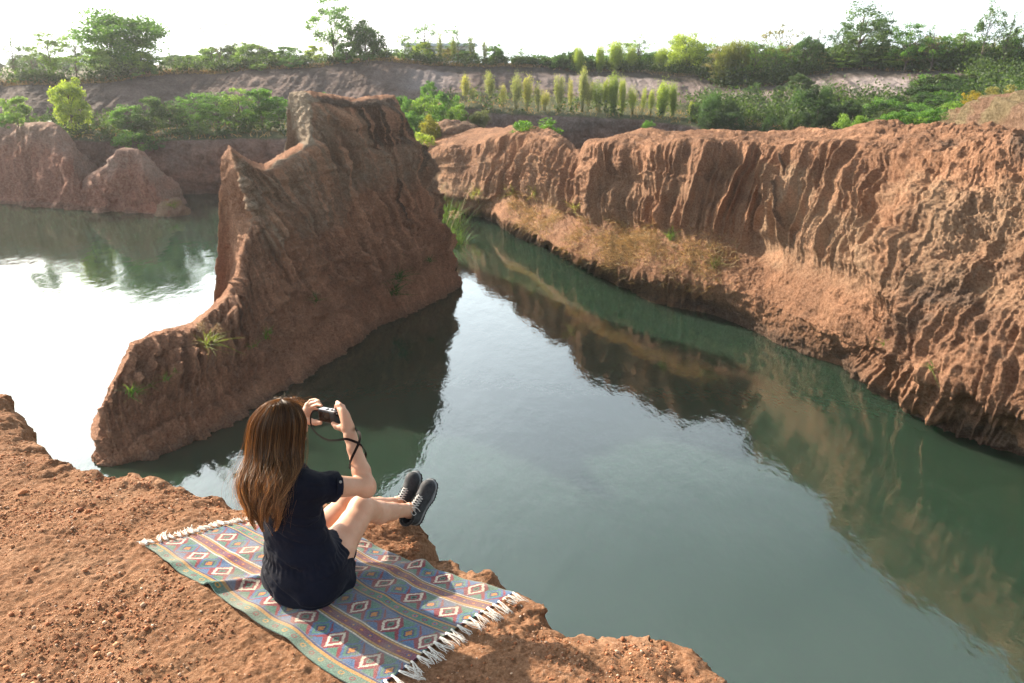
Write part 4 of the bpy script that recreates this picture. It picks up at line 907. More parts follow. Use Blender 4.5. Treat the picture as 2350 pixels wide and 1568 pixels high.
def hair(parent):
    m = NT('brown_hair'); c = m.attr('Col')
    mat = m.fin(c.outputs['Color'], .42, Specular_IOR_Level=.55, Anisotropic=.5)
    tr = m.n('ShaderNodeBsdfTranslucent'); mx_ = m.n('ShaderNodeMixShader'); mx_.inputs[0].default_value = .42
    m.l(m.mix(1.0, c.outputs['Color'], (1.6, 1.2, .72), 'MULTIPLY'), tr.inputs[0]); m.l(m.b.outputs[0], mx_.inputs[1]); m.l(tr.outputs[0], mx_.inputs[2]); m.l(mx_.outputs[0], m.out.inputs[0])
    LV = [ # px, py, half width px, depth half, y
      (281.5,400.3,1.5,.008,2.80), (281,403,13,.055,2.80), (280,410,21,.082,2.80), (278.5,420,26.5,.100,2.80), (277,434,27.6,.102,2.795), (275.8,452,27.0,.100,2.78), (274,466,26.5,.096,2.73),
      (269,480,25.0,.084,2.665), (266.5,494,22,.066,2.615), (266,507,18.5,.050,2.585), (267,519,13,.038,2.575), (267.5,531,7,.022,2.565)]
    C = []; A = []; B = []
    for px, py, a, b, y in LV:
        C.append(aty(px, py, y)); A.append(a*3.15/FPX*1.0); B.append(b)
    C = np.array(C); A = np.array(A); B = np.array(B); nl = len(LV)
    X = V3(1, 0, 0); Yv = V3(0, -.97, .24)
    r = np.random.RandomState(11); N = 17000; ns = 22
    th = r.uniform(0, 2*np.pi, N)      # angle round the head: 0 = picture right, pi/2 = towards the viewer
    face = np.abs(((th-math.radians(-53))+np.pi) % (2*np.pi)-np.pi)      # 0 where she looks
    lmax = np.where(face < .85, r.uniform(1.5, 2.3, N), r.uniform(8.0, 11.0, N)); 
    lock = np.floor(th/(2*np.pi)*40+.45*r.normal(size=N)); hs = np.sin(lock*12.9898)*43758.5; hs = hs-np.floor(hs); lmax = np.where(face < .85, lmax, 7.9+3.1*hs+r.uniform(-.9, .35, N)); lmax = np.minimum(lmax, 11)
    l0 = r.uniform(0, 1.6, N)**1.0*(r.rand(N) < .55)
    t = np.linspace(0, 1, ns)[None]; Lv = l0[:, None]+(lmax-l0)[:, None]*t
    rho = np.clip(1-.30*r.rand(N)**2+.02*r.normal(size=N), .55, 1.05)[:, None]; stray = (r.rand(N) < .035)
    def I(arr, L): return np.stack([np.interp(L, np.arange(nl), arr[:, k]) for k in range(arr.shape[1])], -1) if arr.ndim > 1 else np.interp(L, np.arange(nl), arr)
    # smooth interpolation of the level curves
    fineL = np.linspace(0, nl-1, 240); Cs = catmull(C, fineL); As = catmull(A, fineL); Bs = catmull(B, fineL)
    I = lambda arr, L: np.stack([np.interp(L, fineL, arr[:, k]) for k in range(3)], -1) if arr.ndim > 1 else np.interp(L, fineL, arr)
    lw = sstep(3.5, 8.5, Lv)
    wave = (.34*np.sin(Lv*1.25+lock[:, None]*2.3)+.12*np.sin(Lv*2.3+lock[:, None]*5.1))*lw
    clump = (lock/40*2*np.pi+.08); dth = ((clump-th+np.pi) % (2*np.pi)-np.pi)[:, None]
    ang = th[:, None]+dth*lw*.62+wave*.7+.05*r.normal(size=(N, 1))*lw
    rr_ = rho*(1+.13*np.sin(lock*3.7)[:, None]*lw+.03*np.sin(Lv*1.9+lock[:, None])*lw)
    rr_ = np.where(stray[:, None], rr_*(1+.10*np.abs(r.normal(size=(N, 1)))*sstep(.05, .8, t)), rr_)
    # locks hang at different lengths and drift to the picture's left near the ends
    P = I(Cs, Lv)+X*(np.cos(ang)*rr_*I(As, Lv))[..., None]+Yv*(np.sin(ang)*rr_*I(Bs, Lv))[..., None]
    P[..., 0] += .010*np.sin(lock*1.7)[:, None]*sstep(6, 10, Lv)-.012*sstep(5, 7.2, Lv)*(1-sstep(7.5, 9.5, Lv))*(np.cos(ang) < -.3)
    # flyaway threads
    fl = r.rand(N) < .07; P[fl] += (r.normal(size=(fl.sum(), 1, 3))*V3(.026, .014, .018))*sstep(.1, 1, t)[..., None]+V3(0, 0, .006)
    T = np.gradient(P, axis=1); T /= np.linalg.norm(T, axis=2, keepdims=True)+1e-9
    rd = r.normal(size=(N, 1, 3)); S = np.cross(T, rd); S /= np.linalg.norm(S, axis=2, keepdims=True)+1e-9
    wd = (.0006+.0006*r.rand(N))[:, None]*(1-.75*t**3); wd = np.where(stray[:, None] | fl[:, None], wd*.40, wd)
    co = np.stack([P-S*wd[..., None], P+S*wd[..., None]], 2).reshape(-1, 3)
    base = (np.arange(N)*ns*2)[:, None]+np.arange(ns-1)[None]*2; q = np.stack([base, base+1, base+3, base+2], -1).reshape(-1, 4)
    o = mesh_np('hair', co, quads=q, mat=mat, parent=parent)
    bs = np.array([(.075, .037, .015), (.13, .064, .026), (.038, .019, .009), (.26, .145, .065)])[r.choice(4, N, p=[.42, .27, .21, .10])]*(r.uniform(.8, 1.2, (N, 1)))
    tipc = (1+3.2*sstep(.40, 1, t)*r.uniform(.2, 1, (N, 1)))[..., None]
    col = np.clip(bs[:, None]*tipc, 0, 1); cattr(o, 'Col', np.repeat(col, 2, axis=1))
    # dense inner volume so the back shows no gaps
    nu, nv = 72, 60; Lq = np.linspace(0, 9.4, nv)[None]+np.zeros((nu, 1)); an = np.linspace(0, 2*np.pi, nu)[:, None]+np.zeros((1, nv))
    fc = np.abs(((an-math.radians(-53))+np.pi) % (2*np.pi)-np.pi)
    rs = .76*(1-.10*np.abs(np.sin(an*9)))*(1-.72*sstep(1.0, .45, fc)*sstep(1.6, 2.6, Lq))*(1-sstep(7.4, 9.4, Lq)*.6)
    P2 = I(Cs, Lq)+X*(np.cos(an)*rs*I(As, Lq))[..., None]+Yv*(np.sin(an)*rs*I(Bs, Lq))[..., None]
    m2 = NT('dark_underhair'); m2m = m2.fin(m2.mix(m2.noise(50, 4, scale3=(1, 1, .06)), (.008, .004, .002), (.045, .02, .009)), .6)
    mesh_np('hair_underlayer', P2, quads=gridq(nu, nv), mat=m2m, parent=o)

def person():
    root = empty('person', (-.815, 2.69, 0))
    tag(root, 'long-haired woman in a navy dress and hiking boots sitting on the rug taking a photo', 'person')
    hold = []
    b = body(); b.parent = root
    d, dm = dress(root); hair(root); boots(root)
    # cuff tab with snap, epaulette
    m = NT('snap_metal'); mm = m.fin((.32, .31, .30), .35, Metallic=.9)
    dd = nrm(J['rel']-J['rsh']); e = J['rsh']+(J['rel']-J['rsh'])*.36; view = nrm(CAM-e); side = nrm(view-dd*(view@dd)); outw = nrm(side+u_*.35)
    c0 = e+outw*.0655
    wv = nrm(np.cross(dd, outw)); pts = [e+nrm(outw*math.cos(a)+wv*math.sin(a))*.0655 for a in np.linspace(-.28, .75, 10)]
    band('cuff_tab', pts, .026, .003, [nrm(p-e) for p in pts], dm, root)
    sn = tubes('snap_button', [([c0-outw*.001, c0+outw*.0030], [.0062, .0055]), ([c0+outw*.003, c0+outw*.0042], [.0028, .0026])], mm, 14, root)
    for o in root.children: o.matrix_parent_inverse = Matrix.Translation(-Vector(root.location))
person()

# ------------------------------------------------------------------ compact camera held in both hands
def bevel_box(name, M, O, lo, hi, bev, mat, parent):
    import bmesh
    bm = bmesh.new(); bmesh.ops.create_cube(bm, size=1)
    for v in bm.verts: v.co = Vector([lo[k]+(hi[k]-lo[k])*(v.co[k]+.5) for k in range(3)])
    bmesh.ops.bevel(bm, geom=bm.edges[:], offset=bev, segments=3, affect='EDGES', profile=.6)
    me = bpy.data.meshes.new(name); bm.to_mesh(me); bm.free(); me.materials.append(mat)
    for p in me.polygons: p.use_smooth = True
    T = Matrix([list(M[0])+[O[0]], list(M[1])+[O[1]], list(M[2])+[O[2]], [0, 0, 0, 1]]); me.transform(T)
    o = bpy.data.objects.new(name, me); COL.objects.link(o); o.parent = parent; return o
def compact():
    a = aty(317.6, 408.8, 3.055); b = aty(337.5, 412.4, 2.985); X = nrm(b-a); Z = nrm(V3(0, 0, 1)-X*X[2]); Z = nrm(Z+.10*V3(.6, .8, 0)); Z = nrm(Z-X*(Z@X)); Yf = np.cross(Z, X)
    M = np.stack([X, Yf, Z], 1); O = a-Z*.0545
    w, dpt, h = .100, .034, .055
    root = empty('camera', tuple(O)); tag(root, 'small black compact camera with silver top plate held up in both hands', 'camera')
    mb = NT('black_plastic'); blk = mb.fin((.012, .012, .013), .42, mb.bump(mb.noise(600, 2), .0004)); ms = NT('silver_plate'); sil = ms.fin((.42, .43, .45), .38, Metallic=.6)
    mg = NT('screen_glass'); scr = mg.fin(mg.mix(mg.ramp(mg.noise(70, 5, .6), .4, .7), (.010, .009, .008), (.05, .036, .026)), .12); ml = NT('lens_glass'); lg = ml.fin((.01, .01, .015), .05, Specular_IOR_Level=1.0)
    bevel_box('body', M, O, (0, 0, 0), (w, dpt, h-.006), .004, blk, root); bevel_box('top_plate', M, O, (.001, .001, h-.0058), (w-.001, dpt-.001, h), .0018, sil, root)
    bevel_box('screen', M, O, (.005, -.0022, .006), (.072, .001, h-.008), .001, scr, root)
    bevel_box('viewfinder_shoe', M, O, (.042, .008, h+.0003), (.060, .026, h+.003), .0006, blk, root)
    G = lambda x, y, z: O+M@V3(x, y, z)
    tubes('mode_dial', [([G(.074, .013, h), G(.074, .013, h+.006)], [.0095, .0092])], sil, 20, root); tubes('shutter_button', [([G(.089, .015, h), G(.089, .015, h+.005)], [.0055, .005])], sil, 16, root)
    lens = tubes('lens', [([G(.048, dpt-.002, .026), G(.048, dpt+.026, .026)], [.026, .024])], blk, 28, root); tubes('lens_glass', [([G(.048, dpt+.0262, .026), G(.048, dpt+.0275, .026)], [.018, .017])], lg, 24, lens)
    tubes('strap_lug', [([G(-.001, .012, h-.012), G(-.005, .012, h-.012)], .003)], sil, 8, root); tubes('strap_lug', [([G(w+.001, .012, h-.012), G(w+.005, .012, h-.012)], .003)], sil, 8, root)
    mc = NT('brown_leather'); lt = mc.fin((.012, .006, .006), .8, mc.bump(mc.noise(500, 3), .0005), Specular_IOR_Level=.15)
    def q(px, py, y): return aty(px, py, y)
    p1 = [G(-.004, .012, h-.012), q(313.2, 411.5, 3.02), q(310.6, 417.5, 2.99), q(311.6, 426, 2.96), q(317, 433.8, 2.93), q(326.7, 439.6, 2.90), q(336, 440.2, 2.875), q(345.8, 439.0, 2.855), q(354, 441.3, 2.86), q(361, 444.8, 2.90), q(365.2, 452, 2.94), q(364.8, 458.5, 2.97), q(360.5, 464, 2.985), q(354.5, 468, 2.965), q(350.0, 467.6, 2.90), q(349.8, 464, 2.855), q(351.8, 458.0, 2.835), q(355.4, 450.5, 2.825), q(359.0, 442.5, 2.83), q(360.0, 436, 2.86), q(358.2, 431.0, 2.90), q(354.6, 427.6, 2.96), q(348, 423, 3.03), G(w+.004, .012, h-.014)]
    P = spl(p1, 170)
    cen = J['rel']+(J['rwr']-J['rel'])*.6; nv = nrm(CAM-cen)
    T = np.gradient(P, axis=0); rad = P-(J['rel']+np.clip(((P-J['rel'])@(J['rwr']-J['rel']))/((J['rwr']-J['rel'])@(J['rwr']-J['rel'])), 0, 1.1)[:, None]*(J['rwr']-J['rel']))
    dist = np.linalg.norm(rad, axis=1); wgt = sstep(.075, .045, dist)[:, None]; Nn = nv*(1-wgt)+rad/dist[:, None]*wgt
    # twist towards the radial direction near the arm, thin edge-on near the camera
    wd = .0062+.0040*sstep(0.12, .35, np.linspace(0, 1, len(P)))
    Pn = P; T /= np.linalg.norm(T, axis=1)[:, None]; S = np.cross(T, Nn); S /= np.linalg.norm(S, axis=1)[:, None]; U = np.cross(S, T); th = .0022
    co = np.stack([P+S*wd[:, None]/2+U*th/2, P-S*wd[:, None]/2+U*th/2, P-S*wd[:, None]/2-U*th/2, P+S*wd[:, None]/2-U*th/2], 1).reshape(-1, 3); n = len(P)
    i = np.arange(n-1)[:, None]*4; j_ = np.arange(4)[None]; k = (j_+1) % 4
    mesh_np('strap', co, quads=np.stack([i+j_, i+4+j_, i+4+k, i+k], -1).reshape(-1, 4), mat=lt, parent=root, smooth=False)
    for o in root.children: o.matrix_parent_inverse = Matrix.Translation(-Vector(root.location))
compact()
# ------------------------------------------------------------------ vegetation
from mathutils.bvhtree import BVHTree
def bvh_of(P):
    nu, nv = P.shape[:2]; return BVHTree.FromPolygons(P.reshape(-1, 3).tolist(), gridq(nu, nv).tolist())
B_FIN, B_CLF, B_FAR = bvh_of(FINP[::2, ::2]), bvh_of(CLP[::2, ::2]), bvh_of(FARP[::2, ::2])
def ground_at(x, y, trees=(B_FAR, B_CLF)):
    z = None
    for b in trees:
        h = b.ray_cast(Vector((x, y, 40)), Vector((0, 0, -1)))
        if h[0] is not None: z = h[0].z if z is None else max(z, h[0].z)
    return WZ if z is None else z
def hit(X, Y, b):                # first surface seen at a display pixel
    r = ray(X*K, Y*K); h = b.ray_cast(Vector(CAM), Vector(r).normalized()); return h[0], h[1]
def leaf_mat(name, tr=.40, dry=False):
    m = NT(name); oi = m.n('ShaderNodeObjectInfo'); a = m.attr('shade').outputs['Fac']
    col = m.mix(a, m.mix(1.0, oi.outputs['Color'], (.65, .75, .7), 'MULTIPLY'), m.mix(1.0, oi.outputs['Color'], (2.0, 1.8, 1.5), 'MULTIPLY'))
    m.fin(col, .6, Specular_IOR_Level=.3)
    t = m.n('ShaderNodeBsdfTranslucent'); x = m.n('ShaderNodeMixShader'); x.inputs[0].default_value = tr
    m.l(m.mix(1.0, col, (1.25, 1.1, .85) if dry else (1.6, 1.7, .8), 'MULTIPLY'), t.inputs[0]); m.l(m.b.outputs[0], x.inputs[1]); m.l(t.outputs[0], x.inputs[2]); m.l(x.outputs[0], m.out.inputs[0]); return m.m
LEAF = leaf_mat('leaves'); mb_ = NT('bark'); BARK = mb_.fin(mb_.mix(mb_.noise(3, 4), (.09, .07, .055), (.19, .155, .12)), .9)
mc_ = NT('bamboo_culm'); CULM = mc_.fin(mc_.mix(mc_.noise(3, 4), (.10, .13, .04), (.20, .20, .08)), .7)
def cards(C, size, r, asp=1.6, updir=None, sh=None):
    n = len(C); a = r.normal(size=(n, 3)); a /= np.linalg.norm(a, axis=1)[:, None]
    if updir is not None: a = a*(1-updir[1])+np.array(updir[0])*updir[1]; a /= np.linalg.norm(a, axis=1)[:, None]
    b = np.cross(a, r.normal(size=(n, 3))); b /= np.linalg.norm(b, axis=1)[:, None]
    s = (size*r.uniform(.6, 1.4, n))[:, None]
    co = np.stack([C-a*s*asp*.5, C+b*s*.42, C+a*s*asp*.5, C-b*s*.42], 1).reshape(-1, 3)
    q = np.arange(4*n).reshape(-1, 4); return co, q
HIDE = []
def proto_tree(seed, h=8., base=.35, rad=2.6, clumps=34, per=60, size=.16, cr=.75, flat=.7, lean=0., tr=.13, top=1.0, droop=0., sparse=.0, twigs=0):
    r = np.random.RandomState(seed); items = []
    nlim = 5+int(clumps/9)
    trunk = [np.array([lean*t*t*h*.3+.10*h*.1*math.sin(t*5+seed), .05*h*math.sin(t*3+seed*2)*.5, h*t]) for t in np.linspace(0, .82, 8)]
    items.append((trunk, [tr*(1-.75*i/7) for i in range(8)]))
    cs = []; zc = (base+top)/2*h; hz_ = (top-base)/2*h*.95
    for i in range(clumps):
        d = r.normal(size=3); d /= np.linalg.norm(d); k = r.uniform(.25, 1)**.45
        lob = 1+.55*pn(d[0]*1.7+seed, d[1]*1.7, d[2]*1.7)*1.6
        c = np.array([d[0]*rad*k*lob+lean*h*.25, d[1]*rad*k*lob, zc+d[2]*hz_*k*min(1.05, lob)]); cs.append(c)
        if i % 2 == 0 or twigs:
            zt = c[2]/h; t0 = min(.78, max(.12, zt-.18-.12*r.rand())); p0 = np.array([np.interp(t0, np.linspace(0, .82, 8), [q[k2] for q in trunk]) for k2 in range(3)])
            mid = p0*.5+c*.5+np.array([0, 0, .06*h*(r.rand()-.3)]); items.append(([p0, mid, c], [tr*.38*(1-t0*.6), tr*.2, .012]))
    for i in range(twigs):
        c = cs[r.randint(len(cs))]; d = nrm(r.normal(size=3)+V3(0, 0, 1)); items.append(([c, c+d*.5, c+d*1.1+r.normal(size=3)*.12], [.02, .014, .006]))
    L = []; S = []
    for c in cs:
        k = int(per*r.uniform(.5, 1.4)); q = r.normal(size=(k, 3)); q /= np.linalg.norm(q, axis=1)[:, None]; q *= (r.rand(k)**.45)[:, None]*cr*r.uniform(.6, 1.25)
        q[:, 2] *= flat; q[:, 2] -= droop*np.hypot(q[:, 0], q[:, 1]); L.append(c+q); S.append(np.clip(.5+.3*r.normal()+.25*r.normal(size=k), 0, 1))
    L = np.concatenate(L); S = np.concatenate(S); co, q = cards(L, size, r)
    return items, co, q, np.repeat(S, 4)
def proto_bamboo(seed, h=6., n=26, spread=.5, per=130, dense=1.0, base=.42):
    r = np.random.RandomState(seed); items = []; L = []; S = []
    for i in range(n):
        a = r.rand()*6.283; rr = spread*r.rand()**.6; hh = h*r.uniform(.5, 1.0)**.8*(1-.22*rr/spread); d = V3(math.cos(a), math.sin(a), 0); bend = r.uniform(.15, .55)*spread
        f = lambda t: d*(rr*.45+bend*t**1.8+rr*.5*t)+V3(0, 0, hh*t-.05*hh*t**4)
        items.append(([f(t) for t in np.linspace(0, 1, 6)], [.020, .019, .016, .012, .008, .004]))
        k = int(per*dense); t = base+(1-base)*r.rand(k)**.75; P = np.array([f(x) for x in t])
        w = .34*spread*(.30+np.sin(np.clip((t-base)/(1-base), 0, 1)**1.2*np.pi)**.7)*r.uniform(.5, 1.5)
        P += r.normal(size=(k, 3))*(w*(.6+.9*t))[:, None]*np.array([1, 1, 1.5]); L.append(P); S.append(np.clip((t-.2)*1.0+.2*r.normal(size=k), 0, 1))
    L = np.concatenate(L); co, q = cards(L, .075, r, 3.4, (V3(0, 0, 1), .5)); return items, co, q, np.repeat(np.concatenate(S), 4)
def proto_bush(seed, h=2.2, rad=1.5, clumps=22, per=90, size=.12):
    return proto_tree(seed, h, -.05, rad, 30, 110, .10, .48, .85, tr=.05)
PROTO = {}
def get_proto(kind):
    if kind in PROTO: return PROTO[kind]
    k, s = kind.split('.'); s = int(s)
    spec = {'broad': lambda: proto_tree(10+s, 9, .08, 3.7, 150, 120, .16, .95, .9, tr=.17), 'dense': lambda: proto_tree(20+s, 6, .06, 2.2, 80, 150, .13, .62, .85),
     'tall': lambda: proto_tree(30+s, 9, .16, 2.3, 62, 90, .14, .68, .85, lean=.08*(-1)**s), 'sparse': lambda: proto_tree(40+s, 8, .15, 1.7, 44, 36, .12, .50, .85, twigs=26, tr=.08),
     'bare': lambda: proto_tree(50+s, 8, .30, 1.8, 26, 10, .09, .5, .9, twigs=90, tr=.06), 'droop': lambda: proto_tree(60+s, 9, .3, 1.5, 44, 60, .13, .65, .9, lean=.15, droop=.5, tr=.10),
     'slim': lambda: proto_tree(70+s, 7, .08, .95, 40, 46, .12, .45, 1.0, tr=.05, twigs=10), 'bamboo': lambda: proto_bamboo(80+s, 6., (26, 16, 20, 34)[s], (.5, .42, .6, .7)[s], (120, 150, 100, 90)[s]), 'thick': lambda: proto_bamboo(90+s, 5.5, 40, .8, 190, 1.2, .16), 'thin': lambda: proto_bamboo(100+s, 6.5, 11, .32, 90, .8, .3),
     'bush': lambda: proto_bush(110+s), 'young': lambda: proto_tree(120+s, 4.5, .10, 1.6, 50, 110, .12, .50, .62, tr=.05)}[k]
    hh = {'broad': 9, 'dense': 6, 'tall': 9, 'sparse': 8, 'bare': 8, 'droop': 9, 'slim': 7, 'bamboo': 6, 'thick': 5.5, 'thin': 6.5, 'bush': 2.2, 'young': 4.5}[k]
    items, co, q, sh = spec(); wood = CULM if k in ('bamboo', 'thick', 'thin') else BARK
    name = {'bamboo': 'bamboo_clump', 'thick': 'bamboo_clump', 'thin': 'bamboo_clump', 'bush': 'bush', 'young': 'tree'}.get(k, 'tree')
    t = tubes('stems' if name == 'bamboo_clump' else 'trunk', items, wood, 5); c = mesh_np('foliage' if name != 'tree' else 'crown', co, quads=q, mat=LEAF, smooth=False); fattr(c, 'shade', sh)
    PROTO[kind] = (name, t.data, c.data, hh, np.abs(co[:, 0]).max(), float(np.percentile(co[:, 2], 99.5)))
    tn, cn = t.name, c.name; bpy.data.objects.remove(t); bpy.data.objects.remove(c); return PROTO[kind]
RT = random.Random(5)
def plant(kind, X, ytop, Y, tint, label, cat='tree', group=None, width=None, base=None, gtrees=(B_FAR, B_CLF)):
    """X, ytop on the 2350 px view at distance Y; stands on the ground below, or at the pixel row base"""
    name, tm, cm, hh, rad, ztop = get_proto(kind)
    tp = dy(X, ytop, Y)
    g = ground_at(tp[0], tp[1], gtrees) if base is None else dy(X, base, Y)[2]
    h = max(.4, tp[2]-g); s = h/ztop; sx = s if width is None else width*K*Y/FPX/(2*rad)*1.18
    root = empty(name, (tp[0], tp[1], g-.05*s)); root.rotation_euler = ((RT.uniform(-.07, .07), RT.uniform(-.09, .09)) if name == 'bamboo_clump' else (0, 0))+(RT.random()*6.28,); root.scale = (sx, sx, s)
    tag(root, label, cat, group)
    for nm, me in (('stems' if name == 'bamboo_clump' else 'trunk', tm), ('foliage' if name != 'tree' else 'crown', cm)):
        o = bpy.data.objects.new(nm, me); COL.objects.link(o); o.parent = root; o.color = tuple(tint)+(1,)
    return root
G1, G2, G3, G4, G5, G6 = (.075,.160,.040), (.120,.200,.050), (.038,.085,.028), (.20,.26,.055), (.17,.155,.07), (.065,.115,.050)
ORD = ['first', 'second', 'third', 'fourth', 'fifth', 'sixth', 'seventh', 'eighth', 'ninth', 'tenth', 'eleventh', 'twelfth', 'thirteenth', 'fourteenth', 'fifteenth', 'sixteenth', 'seventeenth', 'eighteenth', 'nineteenth', 'twentieth', 'twenty-first', 'twenty-second']
def trees():
    RL, RC, RR = 'trees along the far left rim', 'trees along the far middle rim', 'trees along the far right rim'
    L = [
     ('broad.0', 275, 22, 93, G1, 'largest broad tree on the left rim, with a wide airy crown', RL, 205),
     ('tall.0', 108, 72, 92, G2, 'yellow-green upright tree left of the largest broad tree', RL, 95),
     ('sparse.0', 18, 78, 90, G6, 'thin open tree at the very edge of the far left rim', RL, 75), ('sparse.1', 62, 100, 94, G6, 'small open tree between the edge tree and the yellow-green upright tree', RL, 60),
     ('tall.1', 160, 66, 104, G6, 'hazy taller tree behind the gap before the largest broad tree', RL, 70), ('young.0', 222, 112, 89, G2, 'low leafy tree under the left side of the largest broad tree', RL, 90),
     ('young.1', 322, 118, 90, G2, 'low leafy tree under the right side of the largest broad tree', RL, 80), ('dense.0', 395, 122, 125, G6, 'small distant dark tree in the gap right of the largest broad tree', RL, 46),
     ('dense.1', 436, 126, 118, G6, 'rounded bush-like tree starting the low thicket right of the gap', RL, 70), ('dense.2', 482, 108, 112, G2, 'light green rounded tree under the leafless treetop', RL, 80),
     ('bare.0', 494, 40, 108, G5, 'almost leafless twiggy tree rising over the low thicket', RL, 80), ('dense.0', 528, 100, 112, G6, 'mid green rounded tree right of the light green one in the low thicket', RL, 60),
     ('bare.1', 592, 50, 106, G5, 'second leafless twiggy tree with a few dark leaves at its tip', RL, 70), ('dense.1', 575, 98, 108, G2, 'full rounded tree in the middle of the low thicket', RL, 80),
     ('dense.2', 612, 112, 106, G6, 'darker rounded tree at the right of the low thicket', RL, 60), ('young.0', 660, 106, 106, G1, 'feathery young tree left of the tall dark-trunked tree', RL, 70), ('dense.1', 655, 128, 122, G3, 'dark low tree behind the feathery young tree', RL, 50),
     ('young.1', 590, 146, 99, G2, 'small bright tree leaning on the slope edge below the thicket', RL, 46), ('young.0', 668, 132, 101, G1, 'small leafy tree on the slope edge under the tall dark-trunked tree', RL, 56),
     ('tall.2', 752, -8, 106, G1, 'tallest tree above the stone fin, with a dark bare trunk', RC, 118), ('dense.0', 836, 48, 105, G3, 'dense dark green tree right of the tallest tree', RC, 92), ('young.1', 792, 92, 104, G1, 'leafy shrub-like tree between the tallest tree and the dense dark one', RC, 60),
     ('young.0', 720, 104, 108, G4, 'sunlit yellow-green tree low beside the tallest trunk', RC, 50), ('young.1', 892, 112, 116, G6, 'small pale tree just right of the dense dark one', RC, 60),
     ('slim.0', 927, 78, 113, G2, 'narrow upright tree standing left of the white building', RC, 36), ('sparse.0', 974, 38, 116, G1, 'tall open tree in front of the white building', RC, 74), ('young.1', 972, 96, 116, G4, 'short yellowish tree at the foot of the tall open tree', RC, 56),
     ('sparse.1', 1048, 58, 118, G1, 'tall open tree right of the white building', RC, 72), ('dense.2', 1028, 110, 118, G5, 'olive bushy tree at the right end of the white building', RC, 50), ('dense.1', 1072, 116, 120, G3, 'low dark bushy tree right of the olive one', RC, 56),
     ('dense.0', 1136, 102, 118, G1, 'small upright tree standing alone on the middle rim', RC, 46), ('slim.1', 1198, 108, 122, G2, 'lone slim little tree against the white sky', RC, 18),
     ('broad.1', 1580, 78, 116, G4, 'bright yellow-green spreading tree at the start of the right-hand woods', RR, 110), ('sparse.0', 1470, 78, 120, G2, 'thin airy treetops above the rounded bamboo', RC, 90), ('sparse.1', 1425, 92, 121, G2, 'thin arching treetops left of the airy ones', RC, 70),
     ('slim.0', 1638, 98, 116, G2, 'slender tree between the bright spreading tree and the tall bamboo', RR, 26), ('bare.0', 1738, 82, 113, G5, 'brownish thin-leaved tree right of the tall bamboo', RR, 80), ('sparse.1', 1798, 56, 114, G5, 'taller brownish tree with a flat top', RR, 90), ('sparse.0', 1768, 92, 110, G2, 'greenish thin tree between the two brownish trees', RR, 60),
     ('dense.1', 1850, 84, 108, G3, 'dark green dense tree right of the brownish trees', RR, 56), ('dense.2', 1880, 92, 109, G3, 'second dark dense tree half behind the first dark one', RR, 46), ('bare.1', 1880, 60, 116, G5, 'faint leafless treetop behind the dark dense trees', RR, 50),
     ('tall.1', 1988, 4, 105, G6, 'very tall grey-green open tree on the right rim', RR, 120), ('tall.0', 2030, 40, 106, G6, 'grey-green companion of the very tall open tree, at its right', RR, 80), ('tall.2', 1942, 50, 107, G6, 'grey-green companion of the very tall open tree, at its left', RR, 56),
     ('tall.0', 2092, 52, 100, G1, 'green tree with a rounded top over the pale bluff', RR, 84), ('sparse.0', 2150, 58, 98, G1, 'open tree right of the rounded green one', RR, 80), ('sparse.1', 2215, 66, 97, G2, 'open yellowish tree left of the leaning drooping tree', RR, 70),
     ('droop.0', 2280, -4, 94, G6, 'leaning tree with drooping crown near the upper right corner', RR, 70), ('sparse.0', 2328, 22, 93, G6, 'open dark-leaved tree in the upper right corner', RR, 60)]
    for k, X, yt, Y, c, lab, g, w in L: plant(k, X, yt, Y, c, lab, 'tree', g, w)
    # the woods on the right rim: slim trunks one can tell apart, standing in depth
    n = 0
    for i in range(52):
        X = 1655+i*13.6+RT.uniform(-5, 5); row = i % 3; Y = np.interp(X, [1650, 1800, 2100, 2350], [110, 108, 101, 93])+row*2.6
        yt = np.interp(X, [1650, 1720, 1830, 1920, 2000, 2100, 2200, 2350], [112, 96, 104, 122, 112, 96, 84, 78])+RT.uniform(-16, 22)
        k = RT.choice(['slim.0', 'slim.1', 'slim.2', 'sparse.0', 'slim.1']); c = RT.choice([G1, G2, G2, G5, G6])
        plant(k, X, yt, Y, c, 'slim pale-trunked tree among the thin woods on the right rim', 'tree', 'slim trees of the right rim woods', RT.uniform(46, 74))
    for i, (X, yt, w) in enumerate([(1655,118,30),(1668,96,40),(1692,84,48),(1712,92,42)]):
        plant('thick.0' if i % 2 else 'thick.1', X, yt, 109, (.13,.15,.04), ORD[i]+' olive bamboo clump from the left where the right rim woods begin', 'bamboo', 'olive bamboo of the right rim woods', w)
    # far-off wood behind the rim, low and hazy
    for i in range(46):
        X = -60+i*54+RT.uniform(-16, 16); Y = RT.uniform(150, 210)
        yt = np.interp(X, [0, 200, 400, 900, 1200, 1400, 1600, 2350], [128, 122, 128, 122, 130, 126, 110, 96])+RT.uniform(-4, 6)
        plant(RT.choice(['dense.0', 'dense.1', 'dense.2']), X, yt, Y, RT.choice([G3, G6, G1]), 'distant rounded tree low on the horizon behind the rim', 'tree', 'distant trees on the horizon', RT.uniform(56, 84))
    # dark rounded bushes at the rim, left of the right-hand woods
    for i, (X, yt) in enumerate([(1205,136),(1232,132),(1262,134),(1285,124),(1300,120),(1322,128),(1345,130),(1368,138),(1392,132),(1420,128),(1448,130),(1478,128),(1505,130),(1532,132),(1560,136),(1500,118),(1310,112),(1335,118)]):
        plant('bush.%d' % (i % 3), X, yt, 119, RT.choice([G3, G1, G3]), ('%s rounded bush from the left in the hedge on the middle rim' % ORD[i]) if i < 15 else '%s rounded bush behind the hedge on the middle rim' % ORD[i-15], 'bush', 'hedge bushes on the middle rim', 52)
